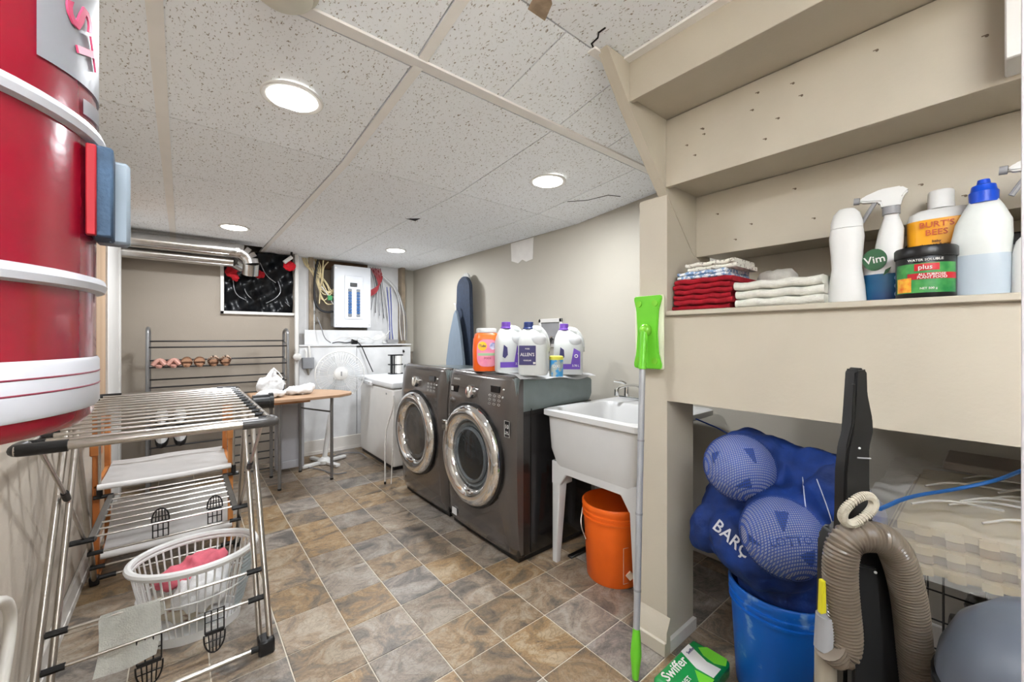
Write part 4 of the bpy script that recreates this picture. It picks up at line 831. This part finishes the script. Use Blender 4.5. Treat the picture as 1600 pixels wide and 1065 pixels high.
for k in range(8):
    y=2.25+.54*k/7; part('shelf_rod',MB().cyl((AX0+.05,y,.40),(AX1-.05,y,.40),.0045,seg=8),M_steel,t)
def lowbar(y,z,r_,inset=.012):
    b_=part('lower_rod',MB().cyl((AX0+inset,y,z),(AX1-inset,y,z),r_,seg=10),M_steel,t)
    for x,s_ in ((AX0,-1),(AX1,1)): part('rod_clip',MB().cyl((x+.006*s_,y,z),(x-.045*s_,y,z),.0105,seg=8),M_black,b_)
lowbar(1.865,.262,.005); lowbar(1.825,.172,.005); lowbar(1.745,.030,.009); lowbar(2.60,.205,.005); lowbar(2.74,.030,.007); lowbar(2.66,.115,.005)
part('floor_rod',MB().cyl((AX0+.03,2.30,.03),(AX1-.03,2.30,.03),.004,seg=8),M_steel,t)
# white face cloth hung over the lower rods
def tow(u,v):
    x=-.205+.15*u
    if v<.5:
        q=1-v/.5; return Vector((x+.006*math.sin(8*v)-.012*q,1.858-.052*q+.004*math.sin(7*u),.272-.165*q+.006*math.sin(5*u+3)))
    q=(v-.5)*2; return Vector((x+.01*q,1.862+.018*q+.003*math.sin(6*u),.273-.07*q))
solo('face_cloth',MB().grid(tow,18,24,.005),mat('grey_white_terry',(232,232,224),.95,var=.06,scale=30,bump=.6,bscale=220),'pale grey-white face cloth draped over the lower front rods of the drying rack','cloth')
# black openwork window-shaped hangers
def lattice(x,y,z,w,h,arch_up,label,tilt=0):
    t=thing('openwork_hanger',label,'hanger',(x,y,z),0,'black openwork hangers',local=True); t.rotation_euler=(tilt,0,0)
    r_=.0022
    q=MB().tube([(-w/2,0,0),(w/2,0,0),(w/2,0,h),(-w/2,0,h)],.0032,seg=5,closed=True)
    for k in (1,2): q.cyl((-w/2+w*k/3,0,0),(-w/2+w*k/3,0,h),r_,seg=5)
    q.cyl((-w/2,0,h/2),(w/2,0,h/2),r_,seg=5); part('square_grid',q,M_black,t)
    s_=1 if arch_up else -1; z0=h+.006 if arch_up else -.006
    pts=[(w*.55*math.cos(a),0,z0+s_*(h*.15+h*.75*math.sin(a))) for a in [PI*k/12 for k in range(13)]]
    q=MB().tube([(w*.55,0,z0)]+pts+[(-w*.55,0,z0)],.003,seg=5)
    for k in (-.33,-.11,.11,.33): q.cyl((w*k,0,z0),(w*k*.8,0,z0+s_*h*(.15+.75*math.sqrt(max(0,1-(k/.55)**2)))),r_,seg=5)
    q.cyl((-w*.5,0,z0+s_*h*.35),(w*.5,0,z0+s_*h*.35),r_,seg=5); part('arch_grid',q,M_black,t)
    part('crossbar',MB().box(-w*.5,w*.5,-.004,.004,(h-.004 if arch_up else -.008),(h+.008 if arch_up else .004)),M_black,t)
lattice(-.07,2.262,.335,.05,.06,True,'black window-shaped wire hanger with arched top, left one on the middle shelf')
lattice(.115,2.262,.342,.05,.06,True,'black window-shaped wire hanger with arched top, right one on the middle shelf')
lattice(-.085,1.822,.088,.062,.082,False,'black window-shaped wire hanger with arch below, left one under the face cloth')
lattice(.092,1.822,.110,.056,.078,False,'black window-shaped wire hanger with arch below, right one in front of the basket')

# ---------------- wooden canvas rack behind ----------------
t=thing('canvas_shelf_rack','orange pine folding frame with two white canvas shelves behind the drying rack','rack',(-.06,3.0,0))
M_canvas=mat('white_canvas',(238,236,234),.85,var=.03,scale=8,bump=.2,bscale=60)
M_or2=mat('orange_pine',(206,136,74),.45,rgb2=(180,104,48),scale=5,stretch=(1,1,.15))
for x in (-.325,.215):
    part('post',MB().box(x-.012,x+.012,2.80,2.835,0,.80,bev=.003),M_or2,t); part('post',MB().box(x-.012,x+.012,3.20,3.235,0,.74,bev=.003),M_or2,t)
    part('knuckle',MB().box(x-.02,x+.02,2.785,2.85,.60,.66,bev=.006),M_or2,t); part('arm',MB().box(x-.01,x+.01,2.83,2.95,.66,.70,bev=.004),M_or2,t)
    part('brace',MB().tube([(x,2.83,.68),(x,3.02,.76)],.013,seg=6),M_or2,t); part('shelf_bearer',MB().box(x-.008,x+.008,2.80,3.23,.44,.455,bev=.002),M_or2,t)
    part('foot',MB().box(x-.014,x+.014,2.79,3.24,0,.022,bev=.003),M_or2,t)
part('canvas_shelf',MB().grid(lambda u,v:Vector((-.31+.52*u,2.76+.50*v,.465-.012*math.sin(PI*v)+.003*math.sin(9*u+3*v))),20,12,.006),M_canvas,t)
part('canvas_hem',MB().tube([(-.315,2.762,.455),(-.05,2.758,.450),(.215,2.762,.456)],.014,seg=10,smooth=1),M_canvas,t)
part('canvas_shelf',MB().grid(lambda u,v:Vector((-.30+.52*u,2.78+.40*v,.125+.125*v-.02*math.sin(PI*v))),20,12,.006),M_canvas,t)
part('canvas_hem',MB().tube([(-.305,2.778,.118),(-.04,2.774,.112),(.22,2.778,.12)],.018,seg=10,smooth=1),M_canvas,t)
part('dowel',MB().cyl((-.32,3.21,.60),(.21,3.21,.60),.007,seg=8),M_or2,t)

# ---------------- laundry basket ----------------
BX,BY=.045,2.10
t=thing('laundry_basket','white oval plastic laundry basket of clothes under the drying rack','laundry basket',(BX,BY,0))
RX,RY,bx_,by_=.205,.165,.150,.115
def el(rx,ry,z,n=48): return [(BX+rx*math.cos(2*PI*k/n),BY+ry*math.sin(2*PI*k/n),z) for k in range(n)]
part('rim',MB().tube(el(RX,RY,.298),.013,seg=8,closed=True),M_plast,t); part('rim_lip',MB().tube(el(RX*.965,RY*.96,.283),.007,seg=6,closed=True),M_plast,t)
for k in range(44):
    a=2*PI*k/44
    part('slat',MB().cyl((BX+bx_*math.cos(a),BY+by_*math.sin(a),.035),(BX+RX*.965*math.cos(a),BY+RY*.96*math.sin(a),.285),.0032,.0036,seg=5),M_plast,t)
part('base',MB().lathe([(1.0,.0),(1.03,.035),(.97,.036),(.95,.008)],(BX,BY,0),seg=48,sx=bx_,sy=by_),M_plast,t); part('mid_ring',MB().tube(el(.182,.143,.165),.0035,seg=5,closed=True),M_plast,t)
def rib(u,v):
    a=-.75+.85*u; f=.12+.85*v; rx=bx_+(RX-bx_)*f; ry=by_+(RY-by_)*f; o=1.03+.012*math.sin(v*75)
    return Vector((BX+rx*o*math.cos(a),BY+ry*o*math.sin(a),.035+.25*f))
part('ribbed_side',MB().grid(rib,16,80,.003),mat('ribbed_clear_plastic',(206,216,218),.3,var=.05,scale=20),t,label='ribbed translucent grey side section')
solo('pink_garment',MB().sphere((BX-.07,BY+.02,.21),.06,sc=(1.2,1,.6)).sphere((BX+.03,BY+.05,.24),.055,sc=(1.5,1,.5)),mat('pink_fabric',(232,116,132),.9,var=.1,scale=20,bump=.4),'crumpled pink garment on top in the laundry basket','clothing',mods=rm(.012,3,.04,.035))
solo('white_garment',MB().sphere((BX+.02,BY-.03,.15),.085,sc=(1.15,.75,.9)).sphere((BX+.08,BY+.0,.2),.04),M_cloth,'crumpled white garment in the front of the laundry basket','clothing',mods=rm(.012,3,.05,.04))
solo('patterned_garment',MB().sphere((BX-.02,BY+.02,.09),.085,sc=(1.15,.9,.7)),mat('mottled_fabric',(190,180,160),.9,rgb2=(110,60,56),scale=25,ramp=(.4,.5),bump=.4),'mottled red and beige garment at the bottom of the laundry basket','clothing',mods=rm(.014,3,.03,.04))

# ---------------- white tubular frame at far left ----------------
t=thing('tubular_frame','curved white tubular frame at the lower left edge','frame',(-.33,1.35,0))
part('bend',MB().tube([(-.335,1.20,.60),(-.335,1.42,.585),(-.335,1.55,.54),(-.335,1.60,.47),(-.335,1.56,.39),(-.335,1.40,.20),(-.335,1.28,0.005)],.012,seg=12,smooth=2),mat('cream_enamel',(226,222,214),.3),t)
part('bend',MB().tube([(-.335,1.20,.60),(-.335,1.05,.58),(-.335,1.0,.5),(-.335,1.0,.0)],.012,seg=12,smooth=2),MATS['cream_enamel'],t)

# ---------------- red hanging bag ----------------
cxb,cyb,rb=-.2205,.572,.157
M_rv=mat('glossy_red_vinyl',(142,14,38),.22,var=.12,scale=9,coat=.5,bump=.15,bscale=30)
M_wv=mat('white_vinyl',(190,190,194),.35,var=.03)
t=thing('red_hanging_bag','large glossy red cylinder bag with white bands hanging at the far left','bag',(cxb,cyb,1.055))
part('body',MB().lathe([(.145,0),(.152,.008),(.1535,.03),(.154,.30),(.154,.60),(.154,.80),(.12,.815),(.001,.82)],(cxb,cyb,1.098),seg=64),M_rv,t)
for z,h in ((1.222,.0155),(1.362,.0155)): part('band',MB().lathe([(.153,0),(.160,.002),(.162,h/2),(.160,h-.002),(.153,h)],(cxb,cyb,z),seg=64,cap=False),M_wv,t)
part('lower_band',MB().lathe([(.1545,.0),(.1562,.003),(.1562,.044),(.1545,.047)],(cxb,cyb,1.114),seg=64,cap=False),M_wv,t)
for z in (1.134,1.146): part('pinstripe',MB().lathe([(.1562,0),(.1568,.0008),(.1562,.0016)],(cxb,cyb,z),seg=64,cap=False),mat('maroon_line',(120,30,50),.5),t)
part('white_patch',MB().grid(lambda u,v:Vector((cxb+.1556*math.cos(-.57+1.2*u),cyb+.1556*math.sin(-.57+1.2*u),1.405+.02*u+.30*v)),30,8,.001),M_wv,t)
def wraptext(s_,size,a0,zc_,m,tilt=0):
    mb=text(s_,size,(0,0,0),(1,0,0),(0,0,1),ext=.0008)
    for v in mb.bm.verts:
        x,z=v.co.x,v.co.z; x,z=x*math.cos(tilt)-z*math.sin(tilt),x*math.sin(tilt)+z*math.cos(tilt)
        r_=.1572-v.co.y; a=a0+x/.156; v.co=Vector((cxb+r_*math.cos(a),cyb+r_*math.sin(a),zc_+z))
    return mb
part('lettering',wraptext('ST',.050,-.27,1.452,mat('rose_print',(196,70,104),.5),-1.15),MATS['rose_print'],t)
part('strap_pad',MB().box(.150,.157,-.048,-.040,1.274,1.358,bev=.001,M=T(cxb,cyb,0)@RZ(.05)),mat('red_foam',(150,10,24),.7),t)
part('strap_pad',MB().box(.153,.168,-.042,-.010,1.274,1.360,bev=.002,M=T(cxb,cyb,0)@RZ(.05)),mat('navy_velcro',(56,78,100),.8,var=.15,scale=40,bump=.4),t)
part('strap_edge',MB().box(.153,.179,-.010,.012,1.274,1.358,bev=.003,M=T(cxb,cyb,0)@RZ(.05)),mat('pale_grey_foam',(134,144,152),.7),t)
part('white_patch',MB().grid(lambda u,v:Vector((cxb+.1556*math.cos(-.25+.5*u),cyb+.1556*math.sin(-.25+.5*u),1.384+.012*u+(.014+.002*u)*v)),12,3,.001),M_wv,t)
part('hanging_strap',MB().cyl((cxb,cyb,1.90),(cxb,cyb,2.108),.012,seg=10),M_black,t)

# ---------------- blue bucket and ball bag ----------------
M_bb=mat('bucket_blue',(14,96,190),.35,rgb2=(120,160,200),scale=14,ramp=(.30,.40))
b=bucket('blue_bucket','scuffed blue plastic pail under the stair shelf holding up the ball bag',1.55,.475,.355,.148,.130,M_bb)
t=thing('ball_bag','blue mesh drawstring bag full of balls resting on the blue pail','bag',(1.50,.46,.36))
M_bag=mat('royal_blue_cloth',(10,52,128),.75,var=.3,scale=10,bump=.5,bscale=60)
bagcloth=part('cloth',MB().sphere((1.515,.555,.735),.122,seg=24,ring=16).sphere((1.42,.415,.60),.122,seg=24,ring=16).sphere((1.56,.60,.56),.13,seg=20,ring=14).sphere((1.55,.36,.70),.13,sc=(1,.95,1.0)).sphere((1.58,.33,.62),.12).sphere((1.47,.50,.50),.15,sc=(1.05,1.15,.8)).sphere((1.455,.685,.47),.055,sc=(.8,1,1.3)).sphere((1.40,.30,.72),.05,sc=(.7,1.4,2.2)).sphere((1.45,.66,.50),.075,sc=(.9,1,1.1)).cyl((1.52,.46,.50),(1.54,.47,.345),.15,.125,seg=24).cyl((1.54,.52,.80),(1.58,.28,.70),.06,.06),M_bag,t,mods=rm(.010,5,.035,.07))
M_ball=mat('white_ball_leather',(216,214,218),.5,var=.04)
M_bd=mat('dark_ball_mark',(34,44,84),.5)
def veil_mat():
    m=mat('blue_mesh_veil',(48,80,160),.7,var=.0); nt=m.node_tree;N=nt.nodes;K=nt.links
    tc=N.new('ShaderNodeTexCoord'); ws_=[]
    for rot in ((0,0,.8),(0,.9,-.6)):
        mp=N.new('ShaderNodeMapping'); mp.inputs['Rotation'].default_value=rot; K.new(tc.outputs['Object'],mp.inputs[0])
        w=N.new('ShaderNodeTexWave'); w.inputs['Scale'].default_value=55; K.new(mp.outputs[0],w.inputs['Vector']); ws_.append(w)
    mx=N.new('ShaderNodeMath'); mx.operation='MAXIMUM'; K.new(ws_[0].outputs['Fac'],mx.inputs[0]); K.new(ws_[1].outputs['Fac'],mx.inputs[1])
    mr=N.new('ShaderNodeMapRange'); mr.inputs[1].default_value=.60; mr.inputs[2].default_value=.85; mr.inputs[3].default_value=.22; mr.inputs[4].default_value=.9; K.new(mx.outputs[0],mr.inputs[0]); K.new(mr.outputs[0],N['Principled BSDF'].inputs['Alpha']); return m
M_veil=veil_mat()
def ball(c,r_,label,marks,txt):
    t2=thing('ball',label,'ball',c,0,'balls in the mesh bag',local=True)
    part('shell',MB().sphere((0,0,0),r_,seg=40,ring=26),M_ball,t2)
    d=Vector((-c[0],-c[1],1.18-c[2])).normalized(); rt_=Vector((0,0,1)).cross(d)*1.0; rt_.normalize(); up=d.cross(rt_)
    def sp(u,v,rr): # angular offsets on the sphere seen from the doorway
        q=(d+rt_*math.tan(u)+up*math.tan(v)).normalized(); return q*rr
    for (u,v,s_,a) in marks:
        bm=MB(); P=[(0,-1.2),(-.75,.6),(0,.95),(.75,.6)]
        def f(uu,vv):
            # triangular kite panel
            x=(uu-.5)*2*(.12+.88*vv)*.75; y=-1.2+2.0*vv
            x,y=x*math.cos(a)-y*math.sin(a),x*math.sin(a)+y*math.cos(a)
            return sp(u+x*s_,v+y*s_,r_+.0012)
        bm.grid(f,8,8,.0006); part('dark_panel',bm,M_bd,t2)
    if txt:
        mb=text(txt,.032,(0,0,0),(1,0,0),(0,1,0),ext=.0003); 
        for v in mb.bm.verts:
            x,y=v.co.x,v.co.y; x,y=x*math.cos(.3)-y*math.sin(.3),x*math.sin(.3)+y*math.cos(.3); v.co=sp(.18+x/r_,-.08+y/r_,r_+.0015)
        part('lettering',mb,M_bd,t2)
    part('mesh_cover',MB().sphere((0,0,0),r_+.0045,seg=40,ring=26),M_veil,t) if False else None
    return t2
ball((1.352,.408,.600),.108,'lower white ball with dark kite marks seen through the blue mesh',[(-.02,.42,.26,.1),(.62,-.45,.26,.5),(-.75,-.35,.2,1.4)],'LOTTO')
ball((1.425,.555,.750),.104,'upper white ball with dark marks seen through the blue mesh',[(.35,.45,.24,.3),(.15,-.5,.24,-1.2),(-.75,.3,.22,0)],None)
part('mesh_panel',MB().sphere((1.352,.408,.600),.1125,seg=40,ring=26),M_veil,t,label='see-through blue netting over the lower ball'); part('mesh_panel',MB().sphere((1.425,.555,.750),.1085,seg=40,ring=26),M_veil,t,label='see-through blue netting over the upper ball')
def Vp(px,py,d):   # a point measured in the doorway frame: sideways, down, depth (metres)
    u=(px-800)/630*d; return Vector((u*CS+d*SN,-u*SN+d*CS,1.18-(py-526)/630*d))
from mathutils.bvhtree import BVHTree
bpy.context.view_layer.update(); dg=bpy.context.evaluated_depsgraph_get(); ev=bagcloth.evaluated_get(dg); em=ev.to_mesh()
bvh=BVHTree.FromPolygons([bagcloth.matrix_world@v.co for v in em.vertices],[tuple(p.vertices) for p in em.polygons]); ev.to_mesh_clear()
EYE=Vector((0,0,1.18))
def onto(p,off):
    d=(p-EYE).normalized(); h=bvh.ray_cast(EYE,d)
    return (h[0]-d*off) if h[0] is not None else p
def seam(pts):
    P=[Vector(p) for p in pts]
    for _ in range(3):
        Q=[P[0]]
        for a,b_ in zip(P[:-1],P[1:]): Q+=[a*.75+b_*.25,a*.25+b_*.75]
        Q.append(P[-1]); P=Q
    return MB().tube([onto(p,.0015) for p in P],.0013,seg=5)
M_thread=mat('white_thread',(190,194,206),.7)
part('stitching',seam([Vp(1254,745,1.2),Vp(1258,790,1.2),Vp(1266,830,1.2),Vp(1282,845,1.2)]),M_thread,t); part('stitching',seam([Vp(1276,748,1.2),Vp(1292,790,1.2),Vp(1303,825,1.2)]),M_thread,t)
bl=text('BARÇ',.05,(0,0,0),(1,0,0),(0,1,0),ext=.0)
bmesh.ops.subdivide_edges(bl.bm,edges=bl.bm.edges,cuts=1)
for v in bl.bm.verts:
    x,y=v.co.x/.05*26,v.co.y/.05*26; v.co=onto(Vp(1143+x*.80-y*-.6*1,842+x*.75*1-y*.8,1.2),.003)
part('lettering',bl,M_wv,t)
# blue cord
t=thing('blue_cord','thin blue cord strung across under the stair shelf','cord',(1.7,.4,.8))
part('strand',MB().tube([Vector((1.625,.80,.845)),Vector((1.70,.72,.80)),Vector((1.62,.60,.77))],.003,seg=6,smooth=1),M_bag,t); part('strand',MB().tube([Vp(1375,795,.86),Vp(1420,775,.92),Vp(1490,765,.95),Vp(1560,750,.92),Vp(1600,733,.85),Vp(1700,700,.75)],.0042,seg=8,smooth=2),mat('cord_blue',(20,80,140),.5),t)

# ---------------- upright vacuum ----------------
def RP(px,py,d): return Vp(px,py,d)
VD=.80
base=Vp(1375,526,VD); base.z=0
t=thing('upright_vacuum','black upright vacuum cleaner with ribbed grey-brown hose looped over it','vacuum cleaner',base)
def strip(pts,d0,d1,bev=.004):
    # outline in the doorway frame between two depths
    bm=bmesh.new(); A=[bm.verts.new(Vp(x,y,d0)) for x,y in pts]; B=[bm.verts.new(Vp(800+(x-800)*d0/d1,526+(y-526)*d0/d1,d1)) for x,y in pts]; n=len(pts)
    bm.faces.new(A); bm.faces.new(list(reversed(B)))
    for i in range(n): bm.faces.new((A[i],B[i],B[(i+1)%n],A[(i+1)%n]))
    bmesh.ops.recalc_face_normals(bm,faces=bm.faces)
    if bev: bmesh.ops.bevel(bm,geom=list(bm.edges),offset=bev,segments=2,affect='EDGES')
    m=MB(); m._add(bm); return m
M_vac=mat('vacuum_black',(26,26,26),.28,var=.05,coat=.3)
part('handle',strip([(1338,580),(1343,575),(1352,575),(1357,580),(1358,615),(1366,655),(1367,675),(1361,700),(1361,760),(1365,800),(1368,850),(1318,850),(1320,800),(1321,740),(1325,700),(1331,680),(1334,640)],VD,VD+.030),M_vac,t)
part('handle_ridge',strip([(1334,600),(1338,600),(1336,660),(1326,700),(1322,700),(1331,662)],VD-.003,VD+.004,bev=.001),M_vac,t)
part('handle_button',MB().sphere(Vp(1343,700,VD-.001),.0022),M_plast,t)
part('handle_slot',MB().cyl(Vp(1340,715,VD-.001),Vp(1360,716,VD-.001),.0016,seg=6),M_gplast,t)
part('body',strip([(1330,865),(1345,845),(1385,845),(1400,870),(1408,960),(1418,1090),(1430,1250),(1312,1250),(1324,1090),(1328,960)],VD+.01,VD+.11,bev=.012),M_vac,t)
part('body_inset',strip([(1333,880),(1373,888),(1378,960),(1388,1080),(1395,1180),(1332,1180),(1334,1000)],VD+.002,VD+.02,bev=.004),mat('vacuum_satin',(34,34,34),.5),t)
for x,y in ((1333,882),(1368,894),(1348,858)): part('screw',MB().sphere(Vp(x,y,VD),.0028),M_plast,t)
part('lower_body',strip([(1290,1240),(1440,1240),(1460,1420),(1280,1420)],VD,VD+.14,bev=.01),M_vac,t)
part('cleaner_head',strip([(1235,1400),(1490,1400),(1505,1460),(1500,1466),(1240,1466),(1228,1460)],VD-.06,VD+.16,bev=.01),M_vac,t)
def loopt(a):
    # long oval loop of curled cord
    ex=28*math.copysign(abs(math.cos(a))**.8,math.cos(a)); ey=15*math.copysign(abs(math.sin(a))**.9,math.sin(a))
    return Vp(1341+ex*.78+ey*.62,796-ex*.62+ey*.78,VD-.040)
part('coiled_cord',MB().tube([loopt(2*PI*k/40) for k in range(40)],.0062,seg=8,closed=True),mat('cream_cord',(190,182,164),.5),t)
co2=MB()
for k in range(52):
    a=2*PI*k/52; p=loopt(a); q_=loopt(a+.02); co2.cyl(p,p+(q_-p).normalized()*.0026,.0082,seg=8)
part('coil_turn',co2,MATS['cream_cord'],t,kind='stuff')
def hose(pts,r_,pitch,amp):
    P=[Vector(p) for p in pts]
    for _ in range(3):
        Q=[P[0]]
        for i in range(len(P)-1): a,b_=P[i],P[i+1]; Q+=[a*.75+b_*.25,a*.25+b_*.75]
        Q.append(P[-1]); P=Q
    L_=[0]
    for i in range(1,len(P)): L_.append(L_[-1]+(P[i]-P[i-1]).length)
    out=[];rad=[];n=int(L_[-1]/pitch)*4; j=0
    for i in range(n+1):
        s_=L_[-1]*i/n
        while j<len(L_)-2 and L_[j+1]<s_: j+=1
        f=(s_-L_[j])/max(1e-9,L_[j+1]-L_[j]); out.append(P[j].lerp(P[j+1],f)); rad.append(r_+amp*(1 if i%4<2 else -1))
    return MB().tube(out,rad,seg=18)
part('hose',hose([Vp(1296,1008,VD-.03),Vp(1312,1024,VD-.03),Vp(1322,1000,VD-.03),Vp(1314,930,VD-.03),Vp(1311,880,VD-.03),Vp(1320,842,VD-.03),Vp(1352,836,VD-.03),Vp(1388,842,VD-.03),Vp(1408,880,VD-.025),Vp(1424,950,VD-.015),Vp(1434,1080,VD),Vp(1440,1200,VD+.02)],.0265,.0062,.0016),mat('ribbed_hose',(112,100,86),.35,var=.06,coat=.2),t,ang=60)
part('hose_cuff',MB().cyl(Vp(1290,960,VD-.02),Vp(1290,1012,VD-.02),.016,.019,seg=16),M_gplast,t); part('yellow_tab',strip([(1285,908),(1291,908),(1292,958),(1283,960)],VD-.03,VD-.02,bev=.001),mat('yellow_plastic',(206,196,40),.4),t)
part('wand',MB().cyl(Vp(1290,1010,VD-.01),Vp(1290,1430,VD-.01),.018,seg=16),mat('pale_wand',(150,142,128),.4),t)

# ---------------- mats, wire basket, bin ----------------
t=thing('wire_basket','black wire storage basket beneath the wrapped foam mats','basket',(1.74,-.1,0))
bx0,bx1,by0,by1=1.50,2.02,-.40,.17
for z in (.01,.60): part('frame_ring',MB().tube([(bx0,by0,z),(bx1,by0,z),(bx1,by1,z),(bx0,by1,z)],.006,seg=6,closed=True),M_black,t)
for k in range(9):
    y=by0+(by1-by0)*k/8; part('upright_wire',MB().cyl((bx0,y,.01),(bx0,y,.60),.0025,seg=5),M_black,t)
for k in range(8):
    x=bx0+(bx1-bx0)*k/7; part('upright_wire',MB().cyl((x,by1,.01),(x,by1,.60),.0025,seg=5),M_black,t)
for k in range(1,8):
    z=.01+.59*k/8; part('cross_wire',MB().tube([(bx0,by0,z),(bx0,by1,z),(bx1,by1,z)],.0022,seg=5),M_black,t)
M_gbag=mat('grey_bin_liner',(96,92,88),.35,var=.3,scale=8,bump=1,bscale=25,coat=.3)
solo('plastic_sack',MB().sphere((1.74,-.05,.28),.19,sc=(.95,.8,1.15)).sphere((1.72,-.23,.22),.13),M_gbag,'crumpled grey plastic sack inside the black wire basket','sack',mods=rm(.018,2,.06,.05))
t=thing('foam_mat_bundle','stack of cream interlocking foam mats in a clear plastic bag','mats',(1.7,0,.61))
M_foam=mat('cream_foam',(182,164,128),.7,var=.05,scale=12); M_foam2=mat('tan_foam',(146,126,98),.7,var=.08,scale=12)
def mato(x0,x1,y0,y1,seed):
    r=random.Random(seed); P=[]
    # toothed front edge like jigsaw tabs
    y=y0; P.append((x0,y0))
    while y<y1-.05:
        w=.024; P+= [(x0,y+.01),(x0-.012,y+.006),(x0-.016,y+.022),(x0-.012,y+.036),(x0,y+.030)]; y+=.052
    P+=[(x0,y1),(x1,y1),(x1,y0)]; return P
TM=T(1.41,0,.64)@Matrix.Rotation(-.06,4,'X')@Matrix.Rotation(-.03,4,'Y')@T(-1.41,0,-.64)
for k in range(5): part('foam_mat',MB().prism(mato(1.375+.012*(k%2)+.006*k,1.95,-.42,.215-.012*k,k),'z',.625+.021*k,.643+.021*k,M=TM),M_foam if k%2==0 else M_foam2,t)
M_wrap=mat('clear_polythene',(232,230,226),.12,var=.0,alpha=.30,coat=.6,bump=1.0,bscale=18)
def wrapf(u,v):
    y=-.44+.67*u; a=v; w=.006*math.sin(23*u+11*v)+.005*math.sin(41*u-17*v)+.004*math.sin(60*v+9*u)
    if a<.25: return Vector((1.355+w*.4,y,.615+.135*(a/.25)))
    q=(a-.25)/.75; return Vector((1.355+.62*q,y,.752+.012*math.sin(PI*q)+w))
part('clear_wrap',MB().grid(lambda u,v:TM@wrapf(u,v),50,50),M_wrap,t)
for k in range(9):
    r=random.Random(k*5+1); y=r.uniform(0,.18); x=1.40+.045*k; part('wrap_crease',MB().tube([TM@Vector((x,y,.762)),TM@Vector((x+.05,y-.05,.772)),TM@Vector((x+.07,y-.15,.764))],.0028,seg=5,smooth=2),mat('bright_crease',(210,206,198),.25,alpha=.7),t)
solo('grey_carton',MB().box(1.80,2.0,-.10,.12,.775,.80,bev=.004),mat('grey_card',(150,140,130),.7),'small flat grey carton lying on the wrapped mats','carton')
t=thing('dome_lid_bin','tall bin with a grey-blue domed lid in the lower right corner','bin',(1.01,-.055,0))
bc=(1.03,-.075)
part('lid',MB().lathe([(.150,0),(.154,.012),(.148,.05),(.128,.10),(.09,.14),(.04,.158),(.001,.162)],(bc[0],bc[1],.60),seg=48),mat('slate_blue_plastic',(94,100,110),.4,var=.03),t)
part('rim',MB().lathe([(.150,0),(.158,.004),(.158,.02),(.150,.024)],(bc[0],bc[1],.585),seg=48,cap=False),M_black,t); part('body',MB().lathe([(.115,0),(.12,.01),(.148,.585),(.148,.60)],(bc[0],bc[1],0),seg=48),M_black,t)
